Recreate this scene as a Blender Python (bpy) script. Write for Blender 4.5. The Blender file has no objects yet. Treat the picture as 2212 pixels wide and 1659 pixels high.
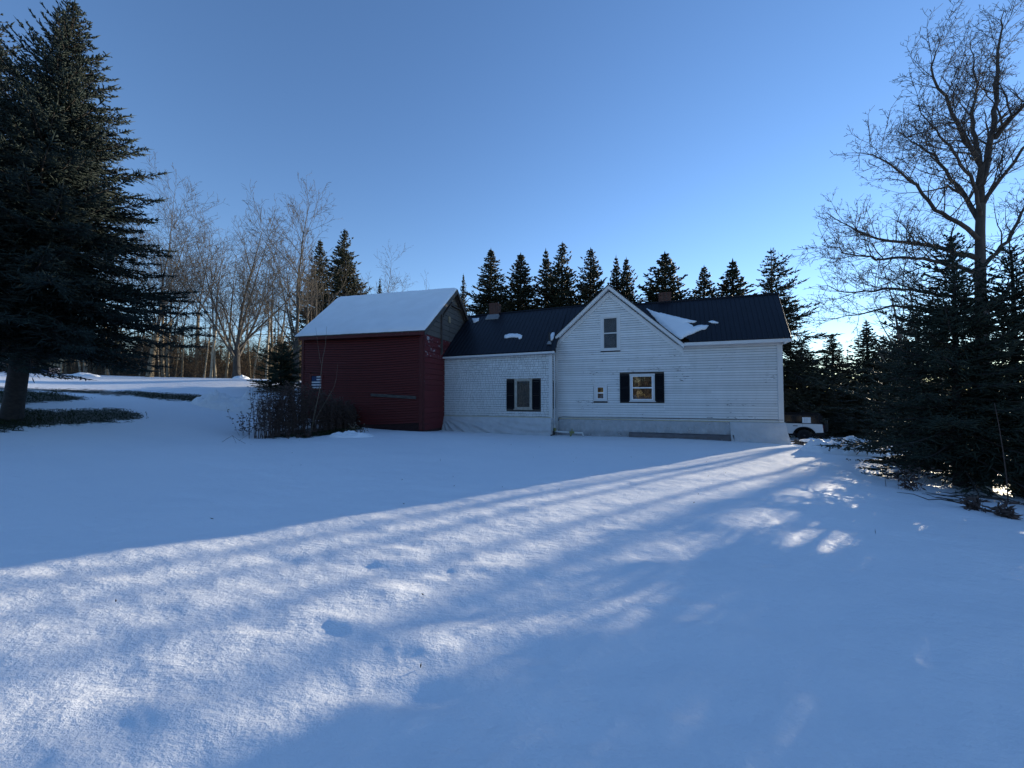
import bpy, bmesh, math, random
import numpy as np
from mathutils import Vector, Matrix

random.seed(7)
rng = np.random.default_rng(7)
R = math.radians
scene = bpy.context.scene
COL = scene.collection

# ------------------------------------------------------------------ camera, sky, sun
EYE = 1.7
PITCH = R(1.9)
F, CX, CY = 831.0, 1106.0, 829.5          # focal length and centre in the units of a 2212 x 1659 picture
cam_d = bpy.data.cameras.new('camera')
cam = bpy.data.objects.new('camera', cam_d)
COL.objects.link(cam)
cam.location = (0, 0, EYE)
cam.rotation_euler = (R(90) + PITCH, 0, 0)
cam_d.sensor_width = 36.0
cam_d.lens = 36.0 * F / 2212.0
cam_d.clip_start = 0.05
cam_d.clip_end = 5000
scene.camera = cam

SUN_AZ, SUN_EL = R(51.0), R(8.2)
SUN_DIR = Vector((math.sin(SUN_AZ) * math.cos(SUN_EL), math.cos(SUN_AZ) * math.cos(SUN_EL), math.sin(SUN_EL)))
world = bpy.data.worlds.new('World')
scene.world = world
world.use_nodes = True
wn = world.node_tree
wn.nodes.clear()
sky = wn.nodes.new('ShaderNodeTexSky')
sky.sky_type = 'NISHITA'
sky.sun_disc = False
sky.sun_elevation = SUN_EL
sky.sun_rotation = SUN_AZ
sky.altitude = 200
sky.air_density = 1.0
sky.dust_density = 0.0
sky.ozone_density = 1.6
bg = wn.nodes.new('ShaderNodeBackground')
bg.inputs['Strength'].default_value = 0.15
wo = wn.nodes.new('ShaderNodeOutputWorld')
hs = wn.nodes.new('ShaderNodeHueSaturation'); hs.inputs['Saturation'].default_value = 1.10
wb = wn.nodes.new('ShaderNodeMix'); wb.data_type = 'RGBA'; wb.blend_type = 'MULTIPLY'; wb.inputs[0].default_value = 1.0
wb.inputs[7].default_value = (0.85, 0.92, 1.17, 1)      # cool camera white balance
wn.links.new(sky.outputs[0], hs.inputs['Color']); wn.links.new(hs.outputs[0], wb.inputs[6])
wn.links.new(wb.outputs[2], bg.inputs['Color'])
wn.links.new(bg.outputs[0], wo.inputs['Surface'])

sun_d = bpy.data.lights.new('sun', 'SUN')
sun_d.energy = 4.6
sun_d.angle = R(0.45)
sun_d.color = (1.0, 0.87, 0.66)
sun = bpy.data.objects.new('sun', sun_d)
sun.rotation_euler = SUN_DIR.to_track_quat('Z', 'Y').to_euler()
sun.location = (40, 30, 20)
COL.objects.link(sun)

scene.view_settings.view_transform = 'Standard'
scene.view_settings.look = 'None'
scene.view_settings.gamma = 1
scene.view_settings.use_curve_mapping = False
scene.view_settings.exposure = 0.80
scene.render.engine = 'CYCLES'
scene.cycles.max_bounces = 6
scene.cycles.diffuse_bounces = 3
scene.cycles.transparent_max_bounces = 16
scene.cycles.use_denoising = True

# ------------------------------------------------------------------ layout helpers
def ray(px, py):
    a, b = (px - CX) / F, (CY - py) / F
    return np.array([a, math.cos(PITCH) - math.sin(PITCH) * b, math.sin(PITCH) + math.cos(PITCH) * b])

def at(px, py, Y):
    r = ray(px, py)
    return r * (Y / r[1]) + np.array([0, 0, EYE])

def project(P):
    P = np.asarray(P, float) - np.array([0, 0, EYE])
    c, s = math.cos(PITCH), math.sin(PITCH)
    fy = P[..., 1] * c + P[..., 2] * s
    fz = -P[..., 1] * s + P[..., 2] * c
    fy = np.where(fy < 0.05, 0.05, fy)
    return CX + F * P[..., 0] / fy, CY - F * fz / fy, fy

# ------------------------------------------------------------------ numpy noise
_perm = rng.random((4096,)).astype(np.float64)
def _hash(ix, iy, k=0):
    h = (ix.astype(np.int64) * 374761393 + iy.astype(np.int64) * 668265263 + k * 974634777) & 0x7fffffff
    h = ((h ^ (h >> 13)) * 1274126177) & 0x7fffffff
    return _perm[(h ^ (h >> 16)) % 4096]
def vnoise(x, y, k=0):
    x = np.asarray(x, float); y = np.asarray(y, float)
    ix, iy = np.floor(x), np.floor(y)
    fx, fy = x - ix, y - iy
    fx = fx * fx * fx * (fx * (fx * 6 - 15) + 10); fy = fy * fy * fy * (fy * (fy * 6 - 15) + 10)
    a, b = _hash(ix, iy, k), _hash(ix + 1, iy, k)
    c, d = _hash(ix, iy + 1, k), _hash(ix + 1, iy + 1, k)
    return (a * (1 - fx) + b * fx) * (1 - fy) + (c * (1 - fx) + d * fx) * fy - 0.5
def fbm(x, y, oct=4, k=0):
    v, a, s = 0, 1, 1
    for i in range(oct):
        v = v + a * vnoise(np.asarray(x) * s + i * 17.3, np.asarray(y) * s - i * 9.1, k + i)
        a *= 0.5; s *= 2.03
    return v

# ------------------------------------------------------------------ mesh helpers
def link_mesh(name, verts, polys, mat, parent=None, smooth=False, loc=None):
    """polys: list of int arrays shaped (n,k)"""
    me = bpy.data.meshes.new(name)
    verts = np.asarray(verts, dtype=np.float32)
    me.vertices.add(len(verts)); me.vertices.foreach_set('co', verts.ravel())
    nl = sum(p.size for p in polys); npoly = sum(len(p) for p in polys)
    me.loops.add(nl); me.polygons.add(npoly)
    me.loops.foreach_set('vertex_index', np.concatenate([np.asarray(p, dtype=np.int32).ravel() for p in polys]))
    tot = np.concatenate([np.full(len(p), p.shape[1], dtype=np.int32) for p in polys])
    start = np.concatenate([[0], np.cumsum(tot)[:-1]]).astype(np.int32)
    me.polygons.foreach_set('loop_start', start)
    if smooth:
        me.polygons.foreach_set('use_smooth', np.ones(npoly, dtype=bool))
    me.update(calc_edges=True); me.validate()
    return link_data(name, me, mat, parent, loc)

def link_data(name, me, mat, parent=None, loc=None):
    o = bpy.data.objects.new(name, me)
    COL.objects.link(o)
    if mat is not None and len(me.materials) == 0:
        for m in (mat if isinstance(mat, (list, tuple)) else [mat]):
            me.materials.append(m)
    if parent is not None:
        o.parent = parent
    if loc is not None:
        o.location = loc
    return o

class MB:
    """collects simple shapes and links them as one mesh object"""
    def __init__(s): s.v = []; s.f = []; s.mi = []
    def add(s, vs, fs, m=0):
        b = len(s.v); s.v += [tuple(map(float, q)) for q in vs]
        s.f += [tuple(b + i for i in f) for f in fs]; s.mi += [m] * len(fs)
        return s
    def hexa(s, q, m=0):      # 8 corners: bottom ring 0-3, top ring 4-7
        return s.add(q, [(3, 2, 1, 0), (4, 5, 6, 7), (0, 1, 5, 4), (1, 2, 6, 5), (2, 3, 7, 6), (3, 0, 4, 7)], m)
    def box(s, x0, x1, y0, y1, z0, z1, m=0):
        return s.hexa([(x0, y0, z0), (x1, y0, z0), (x1, y1, z0), (x0, y1, z0),
                       (x0, y0, z1), (x1, y0, z1), (x1, y1, z1), (x0, y1, z1)], m)
    def bar(s, p, q, w, h, up=(0, 0, 1), m=0):
        p, q = Vector(p), Vector(q); a = (q - p).normalized(); u = Vector(up)
        x = a.cross(u).normalized(); y = x.cross(a).normalized()
        x *= w / 2; y *= h / 2
        return s.hexa([p - x - y, p + x - y, p + x + y, p - x + y, q - x - y, q + x - y, q + x + y, q - x + y], m)
    def tube(s, pts, r, n=8, m=0, cap=True):
        pts = [Vector(p) for p in pts]; rs = r if isinstance(r, (list, tuple)) else [r] * len(pts)
        vs, fs = [], []
        ref = Vector((0.31, 0.17, 0.93))
        for i, p in enumerate(pts):
            a = (pts[min(i + 1, len(pts) - 1)] - pts[max(i - 1, 0)]).normalized()
            x = a.cross(ref)
            if x.length < 0.05: x = a.cross(Vector((1, 0, 0)))
            x.normalize(); y = a.cross(x)
            for k in range(n):
                t = 2 * math.pi * k / n
                vs.append(p + x * math.cos(t) * rs[i] + y * math.sin(t) * rs[i])
        for i in range(len(pts) - 1):
            for k in range(n):
                fs.append((i * n + k, i * n + (k + 1) % n, (i + 1) * n + (k + 1) % n, (i + 1) * n + k))
        if cap:
            fs.append(tuple(range(n - 1, -1, -1))); fs.append(tuple((len(pts) - 1) * n + k for k in range(n)))
        return s.add(vs, fs, m)
    def lathe(s, prof, origin, axis='y', n=24, m=0):  # profile (along axis, radius)
        vs, fs = [], []
        for (h, r) in prof:
            for k in range(n):
                t = 2 * math.pi * k / n; c, d = r * math.cos(t), r * math.sin(t)
                q = {'y': (c, h, d), 'x': (h, c, d), 'z': (c, d, h)}[axis]
                vs.append((origin[0] + q[0], origin[1] + q[1], origin[2] + q[2]))
        for i in range(len(prof) - 1):
            for k in range(n):
                fs.append((i * n + k, i * n + (k + 1) % n, (i + 1) * n + (k + 1) % n, (i + 1) * n + k))
        fs.append(tuple(range(n - 1, -1, -1))); fs.append(tuple((len(prof) - 1) * n + k for k in range(n)))
        return s.add(vs, fs, m)
    def build(s, name, mat, parent=None, smooth=False, bevel=0, recalc=True):
        me = bpy.data.meshes.new(name)
        me.from_pydata(s.v, [], s.f)
        if recalc or bevel:
            bm = bmesh.new(); bm.from_mesh(me)
            bmesh.ops.recalc_face_normals(bm, faces=bm.faces)
            if bevel:
                bmesh.ops.bevel(bm, geom=[e for e in bm.edges], offset=bevel, segments=2, affect='EDGES', profile=0.7)
            bm.to_mesh(me); bm.free()
        mats = mat if isinstance(mat, (list, tuple)) else [mat]
        for m in mats: me.materials.append(m)
        if len(mats) > 1 and not bevel:
            me.polygons.foreach_set('material_index', np.array(s.mi, dtype=np.int32))
        if smooth:
            me.polygons.foreach_set('use_smooth', np.ones(len(me.polygons), dtype=bool))
        me.update()
        return link_data(name, me, None, parent)

def tag(o, label=None, cat=None, group=None, kind=None):
    if label: o['label'] = label
    if cat: o['category'] = cat
    if group: o['group'] = group
    if kind: o['kind'] = kind
    return o

def empty(name, loc, rz=0.0, label=None, cat=None, group=None):
    o = bpy.data.objects.new(name, None)
    COL.objects.link(o); o.location = loc; o.rotation_euler = (0, 0, rz)
    o.empty_display_size = 0.2
    return tag(o, label, cat, group)

def copy_tree(o, parent=None):
    c = o.copy(); COL.objects.link(c)
    if parent is not None: c.parent = parent
    for ch in list(o.children):
        copy_tree(ch, c)
    return c

# ------------------------------------------------------------------ materials
def mat(name):
    m = bpy.data.materials.new(name); m.use_nodes = True
    return m, m.node_tree, m.node_tree.nodes['Principled BSDF']
def N(t, kind, **kw):
    n = t.nodes.new(kind)
    for k, v in kw.items():
        if k in n.inputs: n.inputs[k].default_value = v
        else: setattr(n, k, v)
    return n
def ramp(t, fac, stops):
    r = t.nodes.new('ShaderNodeValToRGB')
    el = r.color_ramp.elements
    while len(el) < len(stops): el.new(0.5)
    for e, (p, c) in zip(el, stops):
        e.position = p; e.color = (c[0], c[1], c[2], 1) if len(c) == 3 else c
    t.links.new(fac, r.inputs[0])
    return r.outputs[0]
def noise(t, scale, detail=4, rough=0.55, coord='Object', stretch=None, dist=0.0):
    tc = t.nodes.new('ShaderNodeTexCoord')
    src = tc.outputs[coord]
    if stretch:
        mp = t.nodes.new('ShaderNodeMapping'); mp.inputs['Scale'].default_value = stretch
        t.links.new(src, mp.inputs[0]); src = mp.outputs[0]
    n = N(t, 'ShaderNodeTexNoise', Scale=scale, Detail=detail, Roughness=rough, Distortion=dist)
    t.links.new(src, n.inputs['Vector'])
    return n.outputs['Fac']
def mixc(t, fac, a, b):
    m = t.nodes.new('ShaderNodeMix'); m.data_type = 'RGBA'
    for s, v in ((0, fac), (6, a), (7, b)):
        if hasattr(v, 'is_linked') or hasattr(v, 'links'): t.links.new(v, m.inputs[s])
        elif s == 0: m.inputs[0].default_value = v
        else: m.inputs[s].default_value = (v[0], v[1], v[2], 1)
    return m.outputs[2]
def math_(t, op, a, b=0.0, clamp=False):
    m = t.nodes.new('ShaderNodeMath'); m.operation = op; m.use_clamp = clamp
    for i, v in ((0, a), (1, b)):
        if hasattr(v, 'links'): t.links.new(v, m.inputs[i])
        else: m.inputs[i].default_value = v
    return m.outputs[0]
def bump(t, h, strength, dist, bsdf, prev=None):
    b = N(t, 'ShaderNodeBump', Strength=strength, Distance=dist)
    t.links.new(h, b.inputs['Height'])
    if prev is not None: t.links.new(prev, b.inputs['Normal'])
    if bsdf is not None: t.links.new(b.outputs[0], bsdf.inputs['Normal'])
    return b.outputs[0]
def simple(name, col, rough=0.6, var=0.15, scale=6, metallic=0, spec=0.5, stretch=None, bmp=0.0, bscale=40):
    m, t, b = mat(name)
    n = noise(t, scale, 5, stretch=stretch)
    lo = [c * (1 - var) for c in col]; hi = [min(1, c * (1 + var)) for c in col]
    t.links.new(ramp(t, n, [(0.3, lo), (0.7, hi)]), b.inputs['Base Color'])
    b.inputs['Roughness'].default_value = rough
    b.inputs['Metallic'].default_value = metallic
    b.inputs['Specular IOR Level'].default_value = spec
    if bmp:
        bump(t, noise(t, bscale, 4, stretch=stretch), bmp, 0.01, b)
    return m

M = {}
# snow ground: bare earth, grass and packed gravel come from painted areas of the ground sheet
m, t, b = mat('snow_ground')
at1 = N(t, 'ShaderNodeAttribute', attribute_name='bare'); at2 = N(t, 'ShaderNodeAttribute', attribute_name='drive')
n1 = noise(t, 3.0, 6, 0.65); n2 = noise(t, 14, 5, 0.7)
brk = math_(t, 'ADD', math_(t, 'MULTIPLY', math_(t, 'SUBTRACT', n1, 0.5), 2.2), math_(t, 'MULTIPLY', math_(t, 'SUBTRACT', n2, 0.5), 1.5))
mb_ = ramp(t, math_(t, 'ADD', at1.outputs['Fac'], math_(t, 'MULTIPLY', brk, math_(t, 'MULTIPLY', at1.outputs['Fac'], 6.0, True))), [(0.42, (0, 0, 0)), (0.58, (1, 1, 1))])
md_ = ramp(t, math_(t, 'ADD', at2.outputs['Fac'], math_(t, 'MULTIPLY', brk, math_(t, 'MULTIPLY', at2.outputs['Fac'], 6.0, True))), [(0.42, (0, 0, 0)), (0.58, (1, 1, 1))])
earth = ramp(t, n2, [(0.3, (0.004, 0.006, 0.003)), (0.5, (0.009, 0.019, 0.006)), (0.75, (0.020, 0.026, 0.010))])
grav = ramp(t, n2, [(0.3, (0.05, 0.045, 0.04)), (0.7, (0.13, 0.115, 0.10))])
snowc = ramp(t, noise(t, 0.35, 3), [(0.3, (0.80, 0.83, 0.87)), (0.7, (0.85, 0.87, 0.90))])
c = mixc(t, mb_, snowc, earth); c = mixc(t, md_, c, grav)
t.links.new(c, b.inputs['Base Color'])
b.inputs['Roughness'].default_value = 0.55
b.inputs['Specular IOR Level'].default_value = 0.25
nb = bump(t, noise(t, 8, 6, 0.66, stretch=(0.8, 1.2, 1)), 0.6, 0.04, None)
nb = bump(t, noise(t, 55, 4, 0.7), 0.45, 0.007, None, nb)
bump(t, noise(t, 260, 2, 0.6), 0.3, 0.002, b, nb)
M['ground'] = m
M['snow'] = simple('snow_heap', (0.82, 0.85, 0.88), 0.6, 0.04, 3, spec=0.2, bmp=0.4, bscale=22)
M['roof_snow'] = simple('roof_snow', (0.80, 0.83, 0.86), 0.6, 0.04, 1.2, spec=0.2, bmp=0.25, bscale=14)

# peeling white paint on clapboards
def paint(name, col, wood, amount, rough=0.55, streak=(1, 1, 1), sc=9):
    m, t, b = mat(name)
    n1 = noise(t, sc, 6, 0.7, stretch=(0.45, 1, 2.2)); n2 = noise(t, 0.55, 3)
    k = math_(t, 'ADD', n1, math_(t, 'MULTIPLY', math_(t, 'SUBTRACT', n2, 0.5), 0.5))
    pm = ramp(t, k, [(amount, (1, 1, 1)), (amount + 0.025, (0, 0, 0))])
    oi = N(t, 'ShaderNodeObjectInfo')
    tone = ramp(t, oi.outputs['Random'], [(0, [c * 0.90 for c in col]), (1, [min(1, c * 1.04) for c in col])])
    dirt = ramp(t, noise(t, 2.2, 5, 0.65, stretch=(1.0, 1, 0.35)), [(0.35, (0.92, 0.92, 0.91)), (0.65, (1, 1, 1))])
    mu = t.nodes.new('ShaderNodeMix'); mu.data_type = 'RGBA'; mu.blend_type = 'MULTIPLY'; mu.inputs[0].default_value = 1
    t.links.new(tone, mu.inputs[6]); t.links.new(dirt, mu.inputs[7])
    wd = ramp(t, noise(t, 30, 4, stretch=(0.2, 1, 3)), [(0.3, [c * 0.6 for c in wood]), (0.7, wood)])
    t.links.new(mixc(t, pm, mu.outputs[2], wd), b.inputs['Base Color'])
    b.inputs['Roughness'].default_value = rough
    b.inputs['Specular IOR Level'].default_value = 0.3
    bump(t, noise(t, 40, 4, stretch=(0.15, 1, 2)), 0.25, 0.006, b)
    return m
M['white'] = paint('white_clapboard_paint', (0.74, 0.74, 0.73), (0.22, 0.21, 0.20), 0.285)
M['white_worn'] = paint('worn_white_clapboard_paint', (0.72, 0.72, 0.71), (0.20, 0.19, 0.18), 0.345)
M['white_shingle'] = paint('white_shingle_paint', (0.70, 0.71, 0.70), (0.30, 0.30, 0.29), 0.31, sc=14)
M['white_trim'] = paint('white_trim_paint', (0.67, 0.67, 0.66), (0.25, 0.24, 0.22), 0.27)
M['red'] = paint('barn_red_paint', (0.110, 0.016, 0.014), (0.07, 0.045, 0.04), 0.255, 0.6)
M['red_trim'] = paint('barn_red_trim_paint', (0.085, 0.014, 0.013), (0.20, 0.18, 0.17), 0.30, 0.6)
M['red_board'] = paint('barn_red_board_paint', (0.135, 0.018, 0.020), (0.26, 0.25, 0.25), 0.26, 0.6)
M['red_peel'] = paint('barn_red_peeled_paint', (0.13, 0.02, 0.022), (0.45, 0.45, 0.46), 0.37, 0.65, sc=2.6)
M['grey_wood'] = paint('weathered_grey_board', (0.125, 0.112, 0.10), (0.09, 0.03, 0.025), 0.30, 0.75, sc=5)
M['dark_wood'] = simple('dark_weathered_wood', (0.075, 0.06, 0.052), 0.8, 0.4, 12, stretch=(1, 1, 0.3), bmp=0.3)
M['old_plank'] = simple('old_grey_plank', (0.065, 0.058, 0.053), 0.8, 0.45, 14, stretch=(0.3, 1, 2), bmp=0.4)
M['lattice'] = simple('dark_red_lattice_wood', (0.05, 0.022, 0.022), 0.8, 0.3, 12)
M['lath'] = simple('raw_pine_lath', (0.46, 0.40, 0.26), 0.7, 0.15, 10)
M['butt'] = simple('lap_shadow_edge', (0.09, 0.085, 0.08), 0.9, 0.3, 10)  # grimy underside of the laps, darkened to strengthen their shadow line
M['metal_roof'] = simple('black_ribbed_metal', (0.006, 0.008, 0.014), 0.42, 0.2, 1.5, metallic=0.0, spec=0.25)
M['roof_back'] = simple('dark_asphalt_roofing', (0.03, 0.03, 0.032), 0.8, 0.3, 8)
M['void'] = simple('dark_interior', (0.015, 0.015, 0.016), 0.9, 0.2, 3)
M['core'] = simple('wall_sheathing', (0.10, 0.095, 0.09), 0.9, 0.3, 5)
M['old_trim'] = simple('bare_old_window_trim', (0.36, 0.34, 0.29), 0.7, 0.25, 9)
M['shutter'] = simple('black_shutter_paint', (0.006, 0.007, 0.010), 0.6, 0.2, 8, spec=0.15)
M['vinyl'] = simple('white_vinyl_sash', (0.80, 0.80, 0.80), 0.35, 0.03, 4)
M['concrete'] = simple('foundation_band', (0.06, 0.055, 0.058), 0.9, 0.4, 6)
M['curtain'] = simple('brown_lace_curtain', (0.11, 0.085, 0.06), 0.9, 0.5, 18, stretch=(2, 1, 0.4))
M['grey_blind'] = simple('grey_window_film', (0.07, 0.078, 0.085), 0.6, 0.15, 3)
M['cable'] = simple('black_cable', (0.012, 0.012, 0.014), 0.5, 0.1)
M['pipe'] = simple('white_pipe', (0.62, 0.63, 0.62), 0.45, 0.08, 5)
M['brass'] = simple('greenish_brass', (0.20, 0.20, 0.07), 0.5, 0.2)
M['lead'] = simple('grey_flashing', (0.22, 0.23, 0.24), 0.55, 0.15, 5, metallic=0.3)
M['brick'] = simple('chimney_brick', (0.085, 0.038, 0.028), 0.85, 0.35, 14, bmp=0.3)
M['mortar'] = simple('chimney_mortar', (0.08, 0.072, 0.066), 0.95, 0.2, 20)
m, t, b = mat('window_glass')
b.inputs['Base Color'].default_value = (0.012, 0.013, 0.015, 1); b.inputs['Roughness'].default_value = 0.03
b.inputs['IOR'].default_value = 2.1
bump(t, noise(t, 1.6, 2), 0.12, 0.02, b)
M['glass'] = m
M['car_glass'] = simple('tinted_car_glass', (0.004, 0.005, 0.006), 0.08, 0.1, spec=0.2)
def clear(name, tr, col, rough):
    m, t, b = mat(name)
    out = t.nodes['Material Output']
    b.inputs['Base Color'].default_value = (*col, 1); b.inputs['Roughness'].default_value = rough
    tp = N(t, 'ShaderNodeBsdfTransparent'); mx = t.nodes.new('ShaderNodeMixShader')
    n = noise(t, 2.5, 4)
    f = math_(t, 'ADD', tr, math_(t, 'MULTIPLY', math_(t, 'SUBTRACT', n, 0.5), 0.45), True)
    t.links.new(f, mx.inputs[0]); t.links.new(b.outputs[0], mx.inputs[1]); t.links.new(tp.outputs[0], mx.inputs[2])
    t.links.new(mx.outputs[0], out.inputs['Surface'])
    bump(t, noise(t, 3.2, 4, 0.6, stretch=(1, 1, 1.6), dist=1.2), 0.75, 0.09, b)
    return m
M['poly_clear'] = clear('clear_poly_sheet', 0.58, (0.58, 0.59, 0.60), 0.3)
M['poly_milky'] = clear('milky_poly_sheet', 0.06, (0.54, 0.555, 0.57), 0.35)
M['clear_pane'] = clear('clear_pane', 0.85, (0.05, 0.055, 0.06), 0.05)

# foliage and bark
def leafy(name, dark, light, rough=0.6, old=None):
    m, t, b = mat(name)
    g = N(t, 'ShaderNodeNewGeometry')
    st = [(0.0, dark), (0.55, [(a + c) / 2 for a, c in zip(dark, light)]), (1.0, light)]
    c = ramp(t, g.outputs['Random Per Island'], st)
    if old:
        c = mixc(t, ramp(t, noise(t, 0.55, 3), [(0.5, (0, 0, 0)), (0.72, (1, 1, 1))]), c, old)
    t.links.new(c, b.inputs['Base Color'])
    b.inputs['Roughness'].default_value = rough
    b.inputs['Specular IOR Level'].default_value = 0.25
    return m
M['needles'] = leafy('spruce_needles', (0.006, 0.013, 0.011), (0.020, 0.034, 0.029))
M['needles_near'] = leafy('young_spruce_needles', (0.009, 0.017, 0.012), (0.034, 0.048, 0.032))
M['needles_far'] = leafy('far_spruce_needles', (0.008, 0.014, 0.009), (0.028, 0.034, 0.017), old=(0.05, 0.037, 0.02))
M['needles_olive'] = leafy('olive_needles', (0.035, 0.045, 0.016), (0.11, 0.10, 0.04))
M['needles_pine'] = leafy('young_pine_needles', (0.009, 0.022, 0.012), (0.026, 0.048, 0.022))
M['bark'] = simple('grey_bark', (0.048, 0.042, 0.037), 0.9, 0.45, 7, stretch=(1, 1, 0.35), bmp=0.5, bscale=20)
M['bark_spruce'] = simple('scaly_spruce_bark', (0.022, 0.019, 0.018), 0.9, 0.5, 9, stretch=(1, 1, 1.8), bmp=0.9, bscale=16)
M['bark_dark'] = simple('dark_bark', (0.045, 0.038, 0.033), 0.9, 0.4, 8, stretch=(1, 1, 0.4), bmp=0.4)
M['twig'] = simple('brown_twig', (0.06, 0.045, 0.035), 0.85, 0.3, 3)
M['twig_grey'] = simple('grey_twig', (0.078, 0.068, 0.057), 0.85, 0.3, 3)
M['birch'] = simple('pale_birch_bark', (0.31, 0.26, 0.19), 0.75, 0.35, 5, stretch=(1, 1, 3.5), bmp=0.2)
M['aspen'] = simple('tan_aspen_bark', (0.155, 0.12, 0.075), 0.8, 0.4, 5, stretch=(1, 1, 1.6), bmp=0.2)
M['stalk'] = simple('dead_dark_stalk', (0.085, 0.056, 0.046), 0.9, 0.4, 8)
M['stalk_tan'] = simple('dead_tan_stalk', (0.17, 0.135, 0.095), 0.9, 0.35, 8)
M['leaf_litter'] = leafy('dead_leaf', (0.03, 0.02, 0.012), (0.15, 0.10, 0.05), 0.85)
M['grass'] = leafy('winter_grass', (0.007, 0.016, 0.006), (0.028, 0.042, 0.014), 0.8)
M['thicket'] = leafy('thicket_twigs', (0.035, 0.023, 0.015), (0.15, 0.105, 0.062), 0.85)
M['dark_stick'] = simple('wet_dark_wood', (0.03, 0.025, 0.022), 0.85, 0.4, 10)
# vehicle
M['car_white'] = simple('white_car_paint', (0.62, 0.62, 0.60), 0.22, 0.02, 2)
M['car_black'] = simple('black_car_plastic', (0.006, 0.006, 0.008), 0.5, 0.1, spec=0.2)
M['rubber'] = simple('tyre_rubber', (0.012, 0.012, 0.012), 0.85, 0.2)
M['rim'] = simple('dark_alloy_rim', (0.05, 0.05, 0.055), 0.35, 0.1, metallic=0.7)
M['paper'] = simple('white_paper', (0.72, 0.72, 0.70), 0.8, 0.03)
M['ink'] = simple('grey_print', (0.30, 0.30, 0.30), 0.8, 0.03)
M['tail_red'] = simple('red_lens', (0.25, 0.01, 0.01), 0.2, 0.05)
M['flag_white'] = simple('flag_white_cloth', (0.66, 0.68, 0.70), 0.85, 0.06)
M['flag_blue'] = simple('flag_navy_cloth', (0.022, 0.038, 0.10), 0.85, 0.1)
M['flag_mid'] = simple('flag_blue_cloth', (0.05, 0.10, 0.22), 0.85, 0.1)
M['blue_tarp'] = simple('blue_tarp', (0.02, 0.045, 0.13), 0.5, 0.2, 3)
M['tan_board'] = simple('tan_boards', (0.30, 0.23, 0.14), 0.8, 0.3, 8)

# ------------------------------------------------------------------ terrain
CP = np.array([
    (0, 0, 0), (0, -6, 0.05), (-8, 0, 0.35), (8, 0, -0.35), (0, -30, 0.3), (-25, -25, 1.5), (25, -25, -1.5), (4, 6, -0.05), (-5, 6, 0.1),
    (-4.4, 18.6, 0.0), (-11.5, 20.5, 0.62), (-4.6, 20.7, -0.12), (2.0, 18.9, -0.26), (7.6, 18.2, -0.28), (12.0, 16.6, -0.37),
    (-9.96, 15.5, 0.07), (-7.5, 15.6, 0.10), (0, 12, -0.15), (7, 11, -0.25),
    (20.0, 27.0, -1.33), (16, 21, -0.8), (29, 35, -1.9), (22, 38, -2.0), (10.7, 9.5, -0.43), (12.4, 13, -0.40), (11.9, 9, -0.53), (18, 14, -0.9), (16, 6, -0.9),
    (-14.3, 11, 1.07), (-20, 12, 1.65), (-12, 7, 0.6), (-16, 20, 1.36), (-24, 22, 2.05), (-30, 28, 2.9), (-35, 36, 3.55), (-20, 30, 2.9), (-27, 33.5, 3.28), (-50, 40, 4.2), (-40, 20, 3.2),
    (-20, 40, 3.2), (-35, 55, 3.9), (-20, 58, 3.2), (-60, 60, 4.4), (-8, 34, 1.2), (0, 36, 0.0), (10, 36, -0.9), (0, 55, -0.5), (15, 52, -2.0),
    (36, 46, -3.6), (55, 60, -6.0), (45, 25, -3.5), (55, 35, -5.0), (30, 60, -4.5), (45, 0, -3.0)], float)
def _tps_fit(P, lam=0.02):
    n = len(P); d = np.linalg.norm(P[:, None, :2] - P[None, :, :2], axis=2)
    K = np.where(d > 0, d * d * np.log(np.maximum(d, 1e-9)), 0) + lam * np.eye(n) * 10
    A = np.zeros((n + 3, n + 3)); A[:n, :n] = K; A[:n, n] = 1; A[:n, n + 1:] = P[:, :2]; A[n, :n] = 1; A[n + 1:, :n] = P[:, :2].T
    return np.linalg.solve(A, np.concatenate([P[:, 2], np.zeros(3)]))
_w = _tps_fit(CP)
def base_z(x, y):
    x = np.atleast_1d(np.asarray(x, float)); y = np.atleast_1d(np.asarray(y, float))
    r = np.hypot(x, y); k = np.where(r > 72, 72 / np.maximum(r, 1e-6), 1.0); x = x * k; y = y * k
    out = np.empty(x.shape)
    for s in range(0, len(x), 20000):
        xs, ys = x[s:s + 20000], y[s:s + 20000]
        d2 = (xs[:, None] - CP[None, :, 0]) ** 2 + (ys[:, None] - CP[None, :, 1]) ** 2
        out[s:s + 20000] = (0.5 * d2 * np.log(np.maximum(d2, 1e-12))) @ _w[:-3] + _w[-3] + _w[-2] * xs + _w[-1] * ys
    return out
def ground_z(x, y):
    return float(base_z([x], [y])[0])
def on_ground(px, py):
    r = ray(px, py); o = np.array([0, 0, EYE])
    tt = np.geomspace(1.2, 300, 1500)
    P = o + tt[:, None] * r
    d = P[:, 2] - base_z(P[:, 0], P[:, 1])
    i = int(np.argmax(d < 0)) if (d < 0).any() else len(tt) - 1
    return P[i]

def inside(px, py, poly):
    c = np.zeros(px.shape, bool); n = len(poly)
    for i in range(n):
        x0, y0 = poly[i]; x1, y1 = poly[(i + 1) % n]
        if y0 == y1: continue
        hit = ((y0 > py) != (y1 > py)) & (px < (x1 - x0) * (py - y0) / (y1 - y0) + x0)
        c ^= hit
    return c

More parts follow.
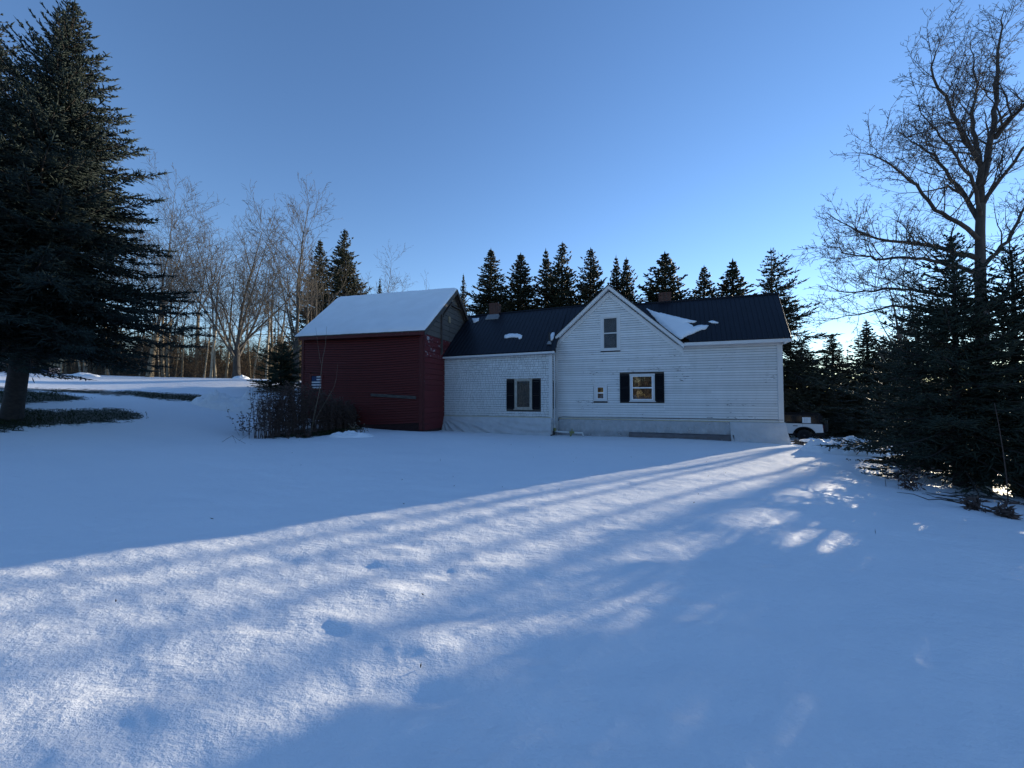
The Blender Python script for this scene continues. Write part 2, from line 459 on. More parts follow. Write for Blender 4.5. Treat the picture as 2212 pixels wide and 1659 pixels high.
rr = [0.0] + list(np.geomspace(0.5, 80, 330)) + list(np.geomspace(84, 2500, 24))
fine = np.arange(-64, 64.001, 0.24)
coarse = np.arange(66, 294.1, 4.0)
ang = np.radians(np.concatenate([fine, coarse]))
rr = np.array(rr[1:])
Rg, Ag = np.meshgrid(rr, ang, indexing='ij')
gx, gy = (Rg * np.sin(Ag)).ravel(), (Rg * np.cos(Ag)).ravel()
gz = base_z(gx, gy)
near = np.clip(1 - np.hypot(gx, gy) / 60, 0, 1) ** 1.8
rel = (0.042 * fbm(gx * 0.9, gy * 1.3, 3, 5) + 0.021 * fbm(gx * 3.1 + gy * .6, gy * 4.5, 3, 9)
       + 0.015 * vnoise(gx * 1.4, gy * 6.5 + gx * 0.8, 3) + 0.06 * fbm(gx * 0.22, gy * 0.22, 2, 30))
gz = gz + rel * near
# shallow dents such as old footprints and drip marks
for i in range(60):
    a, r0 = rng.uniform(-1.0, 0.9), rng.uniform(2, 17)
    dx, dy = r0 * math.sin(a), r0 * math.cos(a)
    s = rng.uniform(0.06, 0.2); q = ((gx - dx) ** 2 + ((gy - dy) * 1.2) ** 2) / (s * s)
    gz -= rng.uniform(0.004, 0.018) * np.exp(-q)
ppx, ppy, _ = project(np.stack([gx, gy, base_z(gx, gy)], 1))
front = gy > 1
BARE = [[(-200, 896), (60, 880), (140, 884), (260, 884), (318, 894), (300, 906), (200, 914), (90, 922), (0, 934), (-200, 950)],
        [(-200, 838), (60, 846), (120, 850), (205, 862), (120, 868), (50, 872), (-200, 880)],
        [(230, 843), (380, 850), (440, 854), (505, 860), (490, 878), (440, 869), (360, 863), (290, 856)],
        [(85, 839), (170, 844), (270, 850), (200, 850), (110, 846)],
        [(525, 866), (570, 866), (570, 872), (527, 874)],
        [(1850, 972), (1905, 995), (2000, 1016), (2120, 1048), (2300, 1090), (2300, 985), (2000, 950), (1880, 960)],
        [(600, 932), (700, 925), (780, 915), (790, 925), (740, 938), (640, 945), (545, 948)]]
DRIVE = [[(1770, 921), (1900, 929), (1990, 940), (1990, 950), (1870, 940), (1770, 930)],
         [(-100, 832), (60, 838), (200, 842), (300, 850), (280, 856), (150, 846), (0, 843), (-100, 842)]]
bare = np.zeros(len(gx)); drive = np.zeros(len(gx))
jx, jy = 16 * fbm(gx * 1.5, gy * 1.5, 3, 40), 4 * fbm(gx * 2.2, gy * 2.2, 3, 50)
for q in BARE: bare[front & inside(ppx + jx, ppy + jy, q) & (np.hypot(gx, gy) < (17.5 if q[0][0] > 1000 else 60))] = 1
for q in DRIVE: drive[front & inside(ppx + jx, ppy + jy, q)] = 1
nr, na = len(rr), len(ang)
def blur(v):
    g = v.reshape(nr, na)
    for _ in range(7):
        g = (g + np.roll(g, 1, 1) + np.roll(g, -1, 1) + np.vstack([g[:1], g[:-1]]) + np.vstack([g[1:], g[-1:]])) / 5
    return g.ravel()
bare, drive = blur(bare), blur(drive)
gz -= 0.035 * np.clip(bare + drive, 0, 1) * np.clip(1.3 - np.hypot(gx, gy) / 16, .15, 1)
idx = np.arange(nr * na).reshape(nr, na)
nxt = np.roll(idx, -1, axis=1)
quads = np.stack([idx[:-1].ravel(), idx[1:].ravel(), nxt[1:].ravel(), nxt[:-1].ravel()], 1)[:, ::-1]
vs = np.stack([gx, gy, gz], 1)
vs = np.vstack([vs, [[0, 0, float(gz[:na].mean())]]])
tri = np.stack([np.full(na, nr * na), nxt[0], idx[0]], 1)[:, ::-1]
ground = link_mesh('ground', vs, [quads, tri], M['ground'], smooth=True)
for nm, v in (('bare', bare), ('drive', drive)):
    a = ground.data.attributes.new(nm, 'FLOAT', 'POINT'); a.data.foreach_set('value', np.append(v, 0).astype(np.float32))
if ground.data.polygons[0].normal.z < 0: ground.data.flip_normals()
tag(ground, 'snow covered sloping yard and hillside', None, None, 'structure')

# ------------------------------------------------------------------ white house
TH = R(19)
HC = at(1690, 857, 17.0); HC[2] = 0
HR = np.array([math.cos(TH), -math.sin(TH), 0]); HN = np.array([math.sin(TH), math.cos(TH), 0])
house = empty('white_house', HC, -TH, 'white clapboard farmhouse with steep front gable, black metal roofs and a low left wing', 'house')
def hl(px, py, d):                      # picture point on the plane at depth d of the house, in house coordinates
    o = np.array([0, 0, EYE]); r = ray(px, py); tt = (d - (o - HC) @ HN) / (r @ HN); P = o + r * tt
    return ((P - HC) @ HR, d, P[2])
def hplane(px, py, P0, P1, P2):         # picture point on a sloping plane given by three house points
    n = np.cross(np.subtract(P1, P0), np.subtract(P2, P0))
    o = np.array([0, 0, EYE]) - HC; o = np.array([o @ HR, o @ HN, EYE]); r = ray(px, py); r = np.array([r @ HR, r @ HN, r[2]])
    tt = ((np.array(P0) - o) @ n) / (r @ n)
    return o + r * tt

EAVE_Z, RIDGE_D, RIDGE_Z, OH = 4.27, 2.45, 6.85, 0.35
GA, GZ, GK = -7.41, 7.34, 0.905        # gable apex: s, height of the roof top, slope
EF, ER, EL = -0.9, -10.2, -16.45        # ell front plane, right end, left end
EE_Z, EE_D, ER_D, ER_Z = 4.0, -1.2, 2.35, 6.9
def slope_main(d): return EAVE_Z + (d + OH) * (RIDGE_Z - EAVE_Z) / (RIDGE_D + OH)
def slope_ell(d): return EE_Z + (d - EE_D) * (ER_Z - EE_Z) / (ER_D - EE_D)

# structural core
w = MB()
w.box(-10.1, -0.03, 0.075, 4.9, -1.0, 4.15)
top = [(-0.03, 0.075, 4.15), (-0.03, RIDGE_D, 6.68), (-0.03, 4.9, 4.15)]
lft = [(-10.1, 0.075, 4.15), (-10.1, RIDGE_D, 6.68), (-10.1, 4.9, 4.15)]
w.add(top + lft, [(0, 1, 2), (5, 4, 3), (0, 3, 4, 1), (1, 4, 5, 2), (0, 2, 5, 3)])
gp = [(-10.1, 0.075, 4.15), (-4.2, 0.075, 4.15), (GA, 0.075, 7.14), (-10.1, 3.0, 4.15), (-4.2, 3.0, 4.15), (GA, 3.0, 7.14)]
w.add(gp, [(0, 1, 2), (5, 4, 3), (0, 2, 5, 3), (1, 4, 5, 2), (0, 3, 4, 1)])
w.box(EL + 0.03, ER - 0.03, EF + 0.075, 4.6, -1.0, 3.9)
e0 = [(EL + .03, EF + .075, 3.9), (EL + .03, ER_D, 6.7), (EL + .03, 4.6, 3.9)]
e1 = [(ER - .03, EF + .075, 3.9), (ER - .03, ER_D, 6.7), (ER - .03, 4.6, 3.9)]
w.add(e0 + e1, [(0, 1, 2), (5, 4, 3), (0, 3, 4, 1), (1, 4, 5, 2), (0, 2, 5, 3)])
w.build('wall', M['core'], house)
# right end wall and its boards are seen only from other positions
rw = MB()
rw.add([(0, 0.0, -0.9), (0, 4.9, -0.9), (0, 4.9, 4.15), (0, RIDGE_D, 6.68), (0, 0.0, 4.15),
        (-0.03, 0.0, -0.9), (-0.03, 4.9, -0.9), (-0.03, 4.9, 4.15), (-0.03, RIDGE_D, 6.68), (-0.03, 0.0, 4.15)],
       [(0, 1, 2, 3, 4), (9, 8, 7, 6, 5), (0, 5, 6, 1), (1, 6, 7, 2), (2, 7, 8, 3), (3, 8, 9, 4), (4, 9, 5, 0)])
rw.build('end_wall', M['white'], house)

# openings on the main front: s0, s1, z0, z1 including casing
OPEN_MAIN = [(-7.85, -6.87, 4.02, 5.82), (-6.92, -4.85, 1.42, 2.85), (-8.22, -7.52, 1.46, 2.28)]
def clap(s0, s1, z0, z1, plane, axis, parent, matl, name='clapboard', cut0=None, cut1=None, proud=0.026, flip=1):
    """one lapped board; axis 's' lies along the front, axis 'd' along a side wall at s=plane"""
    a0, a1 = s0, s1; b0, b1 = (cut0 if cut0 is not None else s0), (cut1 if cut1 is not None else s1)
    f = lambda u, off, z: (u, plane - off, z) if axis == 's' else (plane + off * flip, u, z)
    zb = z0 + 0.0155                       # a real open joint under each board, its lower edge coloured dark to deepen the lap shadow
    mb = MB().hexa([f(a0, proud, zb), f(a1, proud, zb), f(a1, -0.02, zb), f(a0, -0.02, zb),
                    f(b0, 0.004, z1), f(b1, 0.004, z1), f(b1, -0.02, z1), f(b0, -0.02, z1)])
    mb.mi[0] = 1
    return mb.build(name, [matl, M['butt']], parent)

def course_spans(s0, s1, z0, z1, openings):
    sp = [(s0, s1)]
    for (a, b_, c, d) in openings:
        if z1 > c + 0.02 and z0 < d - 0.02:
            out = []
            for (u, v) in sp:
                if b_ <= u or a >= v: out.append((u, v)); continue
                if a > u: out.append((u, a))
                if b_ < v: out.append((b_, v))
            sp = out
    return [q for q in sp if q[1] - q[0] > 0.03]

EXP = 0.117
z = -0.02; k = 0
while z < 7.0:
    zt = z + EXP + 0.004
    def lims(zz):
        if zz < 3.95: return (-10.12, -0.16)
        hw = (7.16 - zz) / GK - 0.10
        return (max(-10.12, GA - hw), min(-0.16, GA + hw)) if zz > 4.12 else (-10.12, -0.16)
    l0, l1 = lims(z), lims(zt)
    if l0[1] - l0[0] < 0.15: break
    for (u, v) in course_spans(l0[0], l0[1], z, zt, OPEN_MAIN):
        cuts = [u]
        L = v - u
        if L > 3.2:
            n = random.choice((1, 2)) if L > 5 else random.choice((0, 1))
            for i in range(n):
                cuts.append(u + L * (i + random.uniform(0.6, 1.4)) / (n + 1))
        cuts.append(v)
        for i in range(len(cuts) - 1):
            c0 = l1[0] if (i == 0 and u == l0[0]) else None
            c1 = l1[1] if (i == len(cuts) - 2 and v == l0[1]) else None
            worn = z < 0.55 or random.random() < (0.30 if z < 3.6 else 0.12)
            clap(cuts[i] + (0.002 if i else 0), cuts[i + 1] - (0.002 if i < len(cuts) - 2 else 0), z, zt, 0.0, 's', house,
                 M['white_worn'] if worn else M['white'], cut0=c0, cut1=c1)
    z += EXP; k += 1

# trim of the main front
def trim(name, pts, mt=None, par=None):
    mb = MB()
    for q in pts: mb.box(*q)
    return mb.build(name, mt or M['white_trim'], par or house, bevel=0.004)
trim('corner_board', [(-0.17, 0.035, -0.045, 0.03, -0.35, 4.02)])
trim('corner_board', [(-10.17, -10.06, -0.04, 0.03, -0.30, 4.3)])
trim('frieze_board', [(-4.35, 0.03, -0.05, 0.03, 3.98, 4.16)])
trim('fascia_board', [(-3.98, 0.30, -0.345, -0.315, 4.09, 4.235)])
trim('soffit', [(-4.0, 0.28, -0.315, -0.05, 4.11, 4.145)])
MB().hexa([(0.04, -0.31, 4.0), (0.28, -0.31, 4.1), (0.28, 0.1, 4.1), (0.04, 0.1, 4.0), (0.04, -0.31, 4.2), (0.28, -0.31, 4.2), (0.28, 0.1, 4.2), (0.04, 0.1, 4.2)]).build('cornice_return', M['white_trim'], house)
for sg in (-1, 1):                      # rake fascia and rake frieze on the gable
    s_end = -3.98 if sg > 0 else -10.12
    ln = abs(s_end - GA)
    for nm, d0, d1, lo, hi in (('rake_fascia', -0.345, -0.315, 0.05, 0.23), ('rake_frieze', -0.055, 0.03, 0.30, 0.55), ('rake_soffit', -0.315, -0.055, 0.20, 0.235)):
        A = (GA, GZ); B = (GA + sg * ln, GZ - GK * ln)
        q = [(A[0], d0, A[1] - hi), (B[0], d0, B[1] - hi), (B[0], d1, B[1] - hi), (A[0], d1, A[1] - hi),
             (A[0], d0, A[1] - lo), (B[0], d0, B[1] - lo), (B[0], d1, B[1] - lo), (A[0], d1, A[1] - lo)]
        MB().hexa(q).build(nm, M['white_trim'], house)

# roofs in ribbed metal panels
def panel(name, s0, s1, e0, e1, parent, thick=0.03, ribs=4, rib_h=0.022, mt=None):
    """e0, e1: functions s -> (x,y,z) on lower and upper edge; ribs run up the slope"""
    prof = []
    w_ = s1 - s0
    for i in range(ribs):
        a = s0 + w_ * i / ribs; dw = w_ / ribs
        prof += [(a + 0.0, 0), (a + dw - 0.05, 0), (a + dw - 0.035, rib_h), (a + dw - 0.012, rib_h)]
    prof.append((s1, 0))
    lo = [np.array(e0(u)) for u, h in prof]; hi = [np.array(e1(u)) for u, h in prof]
    n = np.cross(lo[-1] - lo[0], hi[0] - lo[0]); n = n / np.linalg.norm(n); n = n if n[2] > 0 else -n
    hs = np.array([h for u, h in prof])
    v = [lo[i] + n * hs[i] for i in range(len(prof))] + [hi[i] + n * hs[i] for i in range(len(prof))]
    v += [lo[i] - n * thick for i in range(len(prof))] + [hi[i] - n * thick for i in range(len(prof))]
    K = len(prof); f = []
    for i in range(K - 1):
        f += [(i, i + 1, K + i + 1, K + i), (2 * K + i + 1, 2 * K + i, 3 * K + i, 3 * K + i + 1),
              (i + 1, i, 2 * K + i, 2 * K + i + 1), (K + i, K + i + 1, 3 * K + i + 1, 3 * K + i)]
    f += [(0, K, 3 * K, 2 * K), (K - 1, 2 * K - 1 + 2 * K + 0, 0, 0)][:1]
    f += [(K - 1, 3 * K - 1, 4 * K - 1, 2 * K - 1)]
    return MB().add(v, f).build(name, mt or M['metal_roof'], parent)

# main roof, right of the gable: the right edge runs a little further out at the ridge
def m_lo(u): 
    k_ = (u + 7.0) / 7.29
    return (u, -OH, EAVE_Z)
def m_hi(u):
    k_ = (u + 7.0) / 7.29
    return (u + 0.34 * max(0, k_), RIDGE_D, RIDGE_Z)
nP = 9
for i in range(nP):
    a, b_ = -7.0 + 7.29 * i / nP, -7.0 + 7.29 * (i + 1) / nP
    if i < 2: lo_f = lambda u: (u, 0.9, slope_main(0.9))
    else: lo_f = m_lo
    panel('roof_panel', a, b_, (lambda u: (u, -OH, EAVE_Z)) if a > -4.4 else (lambda u: (u, max(-OH, min(2.2, -(u + 4.0) * 0.95)), slope_main(max(-OH, min(2.2, -(u + 4.0) * 0.95))))), m_hi, house)
MB().tube([(-7.2, RIDGE_D, RIDGE_Z + 0.01), (0.66, RIDGE_D, RIDGE_Z + 0.015)], 0.05, 6).build('ridge_cap', M['metal_roof'], house)
MB().add([(-10.2, RIDGE_D, RIDGE_Z), (0.66, RIDGE_D, RIDGE_Z), (0.4, 5.2, 4.2), (-10.2, 5.2, 4.2),
          (-10.2, RIDGE_D, RIDGE_Z - 0.05), (0.66, RIDGE_D, RIDGE_Z - 0.05), (0.4, 5.2, 4.15), (-10.2, 5.2, 4.15)],
         [(0, 1, 2, 3), (7, 6, 5, 4), (0, 4, 5, 1), (1, 5, 6, 2), (2, 6, 7, 3), (3, 7, 4, 0)]).build('rear_roof', M['metal_roof'], house)
# right rake board of the main roof
MB().bar((0.27, -0.33, EAVE_Z - 0.10), (0.62, RIDGE_D, RIDGE_Z - 0.10), 0.03, 0.14).build('rake_board', M['shutter'], house)
# gable roof, two slopes in panels
for sg in (-1, 1):
    ln = 3.45 if sg > 0 else 2.72
    for i in range(4):
        d0, d1 = -OH - 0.03 + i * 0.85, -OH - 0.03 + (i + 1) * 0.85
        dd = lambda u: u
        panel('roof_panel', d0, d1, lambda u: (GA + sg * ln, u, GZ - GK * ln), lambda u: (GA, u, GZ), house)
MB().tube([(GA, -OH - 0.03, GZ + 0.01), (GA, 3.0, GZ + 0.01)], 0.045, 6).build('ridge_cap', M['metal_roof'], house)

# ell roof
def x_lo(u): return (u, EE_D, EE_Z - 0.06 + (u + 16.3) * 0.015)
def x_hi(u): return (u + 0.02, ER_D, ER_Z - 0.06 + (u + 16.3) * 0.02)
for i in range(7):
    a, b_ = -16.40 + 6.45 * i / 7, -16.40 + 6.45 * (i + 1) / 7
    panel('roof_panel', a, b_, x_lo, x_hi, house)
# the ell ridge carries on behind the gable
panel('roof_panel', -9.95, -8.2, lambda u: (u, 0.35, slope_ell(0.35) - 0.0), x_hi, house, ribs=7)
MB().tube([(-16.42, ER_D, ER_Z - 0.04), (-8.2, ER_D, ER_Z + 0.10)], 0.05, 6).build('ridge_cap', M['metal_roof'], house)
MB().hexa([(-16.4, ER_D, ER_Z - .1), (-8.2, ER_D, ER_Z - .05), (-8.2, 4.9, 4.3), (-16.4, 4.9, 4.3), (-16.4, ER_D, ER_Z - .06), (-8.2, ER_D, ER_Z), (-8.2, 4.9, 4.36), (-16.4, 4.9, 4.36)]).build('rear_roof', M['metal_roof'], house)
MB().hexa([(-16.42, -1.19, 3.80), (-9.98, -1.19, 3.885), (-9.98, -1.165, 3.885), (-16.42, -1.165, 3.80), (-16.42, -1.19, 3.895), (-9.98, -1.19, 3.98), (-9.98, -1.165, 3.98), (-16.42, -1.165, 3.895)]).build('fascia_board', M['white_trim'], house)
MB().hexa([(-16.42, -1.165, 3.80), (-9.98, -1.165, 3.885), (-9.98, -0.89, 3.885), (-16.42, -0.89, 3.80), (-16.42, -1.165, 3.83), (-9.98, -1.165, 3.915), (-9.98, -0.89, 3.915), (-16.42, -0.89, 3.83)]).build('soffit', M['white_trim'], house)

# ell front: shingles, the larger upper ones each a piece of its own
OPEN_ELL = [(-12.62, -10.76, 1.02, 2.62)]
sh_exp = 0.122
rows = []
z = -0.05
while z < 3.83:
    rows.append(z); z += sh_exp
small = MB(); n_ind = 0
for ri, z in reversed(list(enumerate(rows))):
    zt = min(z + sh_exp + 0.005, 3.86)
    u = EL + 0.10
    spans = course_spans(EL + 0.10, ER - 0.12, z, zt, OPEN_ELL)
    for (a, b_) in spans:
        u = a
        while u < b_ - 0.005:
            wdt = random.choice((0.09, 0.12, 0.15, 0.18, 0.21)) * random.uniform(0.9, 1.1)
            v = min(u + wdt, b_)
            if b_ - v < 0.05: v = b_
            dz = random.uniform(-0.006, 0.006); pr = random.uniform(0.016, 0.028)
            g = 0.0075
            dz += 0.02
            q = [(u + g, EF - pr, z + dz), (v - g, EF - pr, z + dz), (v - g, EF + 0.02, z + dz), (u + g, EF + 0.02, z + dz),
                 (u + g, EF - 0.003, zt), (v - g, EF - 0.003, zt), (v - g, EF + 0.02, zt), (u + g, EF + 0.02, zt)]
            if n_ind < 296 and zt > 2.7:
                MB().hexa(q).build('shingle', M['white_shingle'], house); n_ind += 1
            else:
                small.hexa(q)
            u = v
sm = small.build('shingle', M['white_shingle'], house); sm['kind'] = 'stuff'
trim('corner_board', [(EL, EL + 0.11, EF - 0.04, EF + 0.03, -0.2, 3.79)])
trim('corner_board', [(ER - 0.13, ER + 0.03, EF - 0.04, EF + 0.03, -0.2, 3.86)])
# the narrow return of the ell that faces right, shingled, with its own window
z = -0.05
while z < 3.9:
    zt = z + sh_exp + 0.004
    for (a, b_) in course_spans(EF + 0.03, 0.0, z, zt, [(-0.62, -0.12, 1.08, 2.45)]):
        clap(a, b_, z, zt, ER, 'd', house, M['white_shingle'], name='shingle_course')
    z += sh_exp

def window(s0, s1, z0, z1, plane, casing, sash, fr, matf, glass, rail=True, sill=True, axis='s', cw=0.10, name='window', back=None):
    """casing outer rectangle; a frame part with sash, pane and rail sub-parts"""
    f = (lambda a, b_, off0, off1, c, d: (a, b_, plane - off1, plane - off0, c, d)) if axis == 's' else \
        (lambda a, b_, off0, off1, c, d: (plane + off0, plane + off1, a, b_, c, d))
    mb = MB()
    mb.box(*f(s0, s0 + cw, -0.02, 0.045, z0, z1)); mb.box(*f(s1 - cw, s1, -0.02, 0.045, z0, z1))
    mb.box(*f(s0 - 0.01, s1 + 0.01, -0.02, 0.05, z1, z1 + cw)); mb.box(*f(s0 + cw, s1 - cw, -0.02, 0.043, z0, z0 + 0.05))
    wo_ = mb.build(name, fr, house, bevel=0.004)
    if sill:
        MB().box(*f(s0 - 0.04, s1 + 0.04, -0.02, 0.085, z0 - 0.045, z0 - 0.002)).build('sill', fr, wo_, bevel=0.004)
    a, b_, c, d = s0 + cw + .003, s1 - cw - .003, z0 + 0.053, z1 - .003
    sw = 0.045
    sb = MB()
    sb.box(*f(a, a + sw, 0.0, 0.030, c, d)); sb.box(*f(b_ - sw, b_, 0.0, 0.030, c, d))
    sb.box(*f(a + sw, b_ - sw, 0.0, 0.029, c, c + sw)); sb.box(*f(a + sw, b_ - sw, 0.0, 0.029, d - sw, d))
    mid = (c + d) / 2 if rail is True else rail
    if rail: sb.box(*f(a + sw, b_ - sw, 0.0, 0.033, mid - 0.028, mid + 0.028))
    sb.build('sash', matf, wo_, bevel=0.003)
    spans = [(c + sw, mid - 0.028), (mid + 0.028, d - sw)] if rail else [(c + sw, d - sw)]
    for (p, q) in spans:
        MB().box(*f(a + sw, b_ - sw, 0.002, 0.012, p, q)).build('pane', glass, wo_)
    if back:
        MB().box(*f(a + sw, b_ - sw, -0.018, -0.006, c + sw, d - sw)).build('window_film', back, wo_)
    return wo_

# upper gable window, lower twin-sash window, small bathroom window
window(-7.85, -6.87, 4.07, 5.72, 0.0, 0, 0, M['white_trim'], M['white_trim'], M['clear_pane'], back=M['grey_blind'], cw=0.13)
window(-6.44, -5.28, 1.49, 2.74, 0.0, 0, 0, M['white_trim'], M['vinyl'], M['glass'], cw=0.09)
window(-8.20, -7.54, 1.52, 2.22, 0.0, 0, 0, M['white_trim'], M['vinyl'], M['glass'], cw=0.14)
# ell window with draped lace behind the glass
ew = window(-12.17, -11.22, 1.07, 2.55, EF, 0, 0, M['old_trim'], M['old_trim'], M['clear_pane'], rail=False, cw=0.09)
nx, nz = 46, 24
v, f = [], []
for j in range(nz + 1):
    for i in range(nx + 1):
        a, h = i / nx, j / nz
        swag = 0.5 - abs(a - 0.5)
        fold = 0.012 * math.sin(a * 46 + (1 - h) * 9 * (a - 0.5)) + 0.010 * math.sin((h + swag * 1.4) * 26)
        v.append((-12.03 + 0.68 * a, EF + 0.035 + fold, 1.16 + 1.25 * h))
for j in range(nz):
    for i in range(nx):
        q = j * (nx + 1) + i; f.append((q, q + 1, q + nx + 2, q + nx + 1))
MB().add(v, f).build('curtain', M['curtain'], ew, smooth=True)
# window in the return
window(-0.60, -0.14, 1.12, 2.38, ER, 0, 0, M['shutter'], M['white_trim'], M['clear_pane'], axis='d', cw=0.05, sill=False, back=M['grey_blind'])

def shutter(s0, s1, z0, z1, plane):
    mb = MB()
    mb.box(s0, s0 + 0.05, plane - 0.075, plane - 0.035, z0, z1); mb.box(s1 - 0.05, s1, plane - 0.075, plane - 0.035, z0, z1)
    mz = (z0 + z1) / 2
    for a, b_ in ((z0, z0 + 0.08), (z1 - 0.07, z1), (mz - 0.04, mz + 0.04)):
        mb.box(s0 + 0.05, s1 - 0.05, plane - 0.074, plane - 0.036, a, b_)
    o = mb.build('shutter', M['shutter'], house)
    for a, b_ in ((z0 + 0.08, mz - 0.04), (mz + 0.04, z1 - 0.07)):
        zz = a + 0.01
        while zz < b_ - 0.045:
            MB().hexa([(s0 + .05, plane - .072, zz), (s1 - .05, plane - .072, zz), (s1 - .05, plane - .06, zz - .004), (s0 + .05, plane - .06, zz - .004),
                       (s0 + .05, plane - .048, zz + .045), (s1 - .05, plane - .048, zz + .045), (s1 - .05, plane - .04, zz + .04), (s0 + .05, plane - .04, zz + .04)]).build('slat', M['shutter'], o)
            zz += 0.05
shutter(-6.90, -6.47, 1.46, 2.82, 0.0); shutter(-5.26, -4.86, 1.46, 2.82, 0.0)
shutter(-12.60, -12.19, 1.07, 2.56, EF); shutter(-11.20, -10.80, 1.07, 2.56, EF)

# chimneys, laid brick by brick
def chimney(s, d, z0, z1, sx, sy):
    core = MB().box(s - sx / 2 + .012, s + sx / 2 - .012, d - sy / 2 + .012, d + sy / 2 - .012, z0 - 0.6, z1 - 0.01).build('chimney', M['mortar'], house)
    cache = {}
    nc = int((z1 - z0) / 0.078)
    for c in range(nc):
        zz = z1 - (c + 1) * 0.078
        grow = 0.018 if c < 2 else 0.0
        for side in range(4):
            L = sx if side in (0, 2) else sy
            n = 3
            off = (0.5 if c % 2 else 0)
            for i in range(n):
                bl = L / n
                a = -L / 2 + i * bl
                key = (round(bl, 3), side % 2)
                if key not in cache:
                    me_o = MB().box(-bl / 2 + .006, bl / 2 - .006, -.045, .045, .005, .073).build('brick', M['brick'], core, bevel=0.004)
                    cache[key] = me_o.data; o = me_o
                else:
                    o = bpy.data.objects.new('brick', cache[key]); COL.objects.link(o); o.parent = core
                jit = random.uniform(-.003, .003)
                ca = a + bl / 2 + (0.03 if c % 2 else -0.03) * (1 if i == 1 else 0)
                if side == 0: o.location = (s + ca, d - sy / 2 + .04 - grow + jit, zz)
                elif side == 2: o.location = (s + ca, d + sy / 2 - .04 + grow + jit, zz)
                elif side == 1: o.location = (s + sx / 2 - .04 + grow + jit, d + ca, zz); o.rotation_euler = (0, 0, R(90))
                else: o.location = (s - sx / 2 + .04 - grow + jit, d + ca, zz); o.rotation_euler = (0, 0, R(90))
    return core
c1 = hl(1436, 632, 2.5); chimney(c1[0], 2.75, 6.55, c1[2], 0.62, 0.62)
c2 = hl(1069, 655, 2.35); chimney(c2[0], 2.35, 6.75, c2[2] - 0.05, 0.56, 0.56)
zf = slope_ell(1.85)
fl = MB()
fl.hexa([(c2[0] - .42, 1.82, slope_ell(1.82) - .02), (c2[0] + .42, 1.82, slope_ell(1.82) - .02), (c2[0] + .42, 2.12, slope_ell(2.12) - .02), (c2[0] - .42, 2.12, slope_ell(2.12) - .02),
         (c2[0] - .42, 1.82, slope_ell(1.82) + .05), (c2[0] + .42, 1.82, slope_ell(1.82) + .05), (c2[0] + .36, 2.06, slope_ell(2.12) + .10), (c2[0] - .36, 2.06, slope_ell(2.12) + .10)])
fl.build('flashing', M['lead'], house)
# vent pipe on the ell roof
vp = hplane(1187, 741, x_lo(-16), x_lo(-10), x_hi(-12))
vpipe = MB().tube([vp, vp + np.array([0, 0, 0.55])], 0.055, 10).build('vent_pipe', M['cable'], house, smooth=False)
MB().tube([vp + np.array([0, -0.04, -0.10]), vp + np.array([0, -0.02, 0.08])], [0.15, 0.08], 12).build('pipe_collar', M['lead'], vpipe)

# lath strips and plastic sheeting at the foot of the walls
MB().box(-10.02, 0.05, -0.055, -0.03, 0.545, 0.585).build('lath_strip', M['lath'], house)
MB().box(EL - 0.05, ER - 0.02, EF - 0.055, EF - 0.03, 0.63, 0.668).build('lath_strip', M['lath'], house)
MB().box(-10.1, 0.0, -0.02, 0.07, -0.9, -0.03).build('foundation_band', M['concrete'], house)
MB().box(EL + .02, ER, EF - 0.01, EF + 0.07, -0.9, -0.06).build('foundation_band', M['concrete'], house)
def sheet(name, s0, s1, ztop, zbot, d_top, d_bot, fold, matl, nx=90, nz=16, spread0=0.0, spread1=0.0):
    v, f = [], []
    for j in range(nz + 1):
        h = j / nz
        for i in range(nx + 1):
            a = i / nx
            u = s0 + (s1 - s0) * a + (-spread0 * (1 - a) + spread1 * a) * h ** 1.5
            dd = d_top + (d_bot - d_top) * h + fold(a, h)
            zb = zbot(a) if callable(zbot) else zbot
            v.append((u, dd, ztop + (zb - ztop) * h))
    for j in range(nz):
        for i in range(nx):
            q = j * (nx + 1) + i; f.append((q, q + nx + 1, q + nx + 2, q + 1))
    o = MB().add(v, f).build(name, matl, house, smooth=True, recalc=False)
    o.modifiers.new('thickness', 'SOLIDIFY').thickness = 0.003
    return o
def fold_ell(a, h):
    r = math.atan2(h * 1.0 + 0.02, a * 6.2 + 0.05)
    tri = lambda q: abs((q % 1.0) - .5) * 2
    w1 = -0.2 * tri(r * 5.2) ** 1.6 * min(1, h * 2.0) * math.exp(-a * 1.4)
    w2 = -0.16 * tri(3.4 * h + 9 * (a - 0.9) ** 2) ** 1.7 * h * min(1, a * 2.2)
    w3 = 0.015 * math.sin(60 * a + 9 * h) * h
    return w1 + w2 + w3
sheet('plastic_skirt', EL - 0.02, ER + 0.0, 0.65, -0.42, EF - 0.05, EF - 0.24, fold_ell, M['poly_milky'], 150, 22, spread0=0.42)
def fold_main(a, h):
    tri = lambda q: abs((q % 1.0) - .5) * 2
    return -0.13 * tri(9 * a + .9 * h) ** 1.8 * h - 0.07 * tri(31 * a - 1.3 * h) ** 2 * h - 0.06 * max(0, h - 0.6) * tri(17 * a + 3 * h)
sheet('plastic_skirt', -10.02, -1.9, 0.565, -0.62, -0.045, -0.15, fold_main, M['poly_clear'], 150, 14)
def fold_right(a, h):
    r = math.atan2(h + 0.02, a * 2.0 + 0.05)
    return -0.13 * (abs(((r * 4.2) % 1.0) - .5) * 2) ** 1.6 * h * math.exp(-a * 1.0) + 0.01 * math.sin(18 * a) * h
M['poly_dark'] = simple('dark_poly_strip', (0.085, 0.078, 0.085), 0.35, 0.25, 4)
sheet('plastic_skirt', -6.5, -1.95, -0.03, -0.62, -0.20, -0.27, lambda a, h: 0.5 * fold_main(a, h), M['poly_dark'], 90, 8)
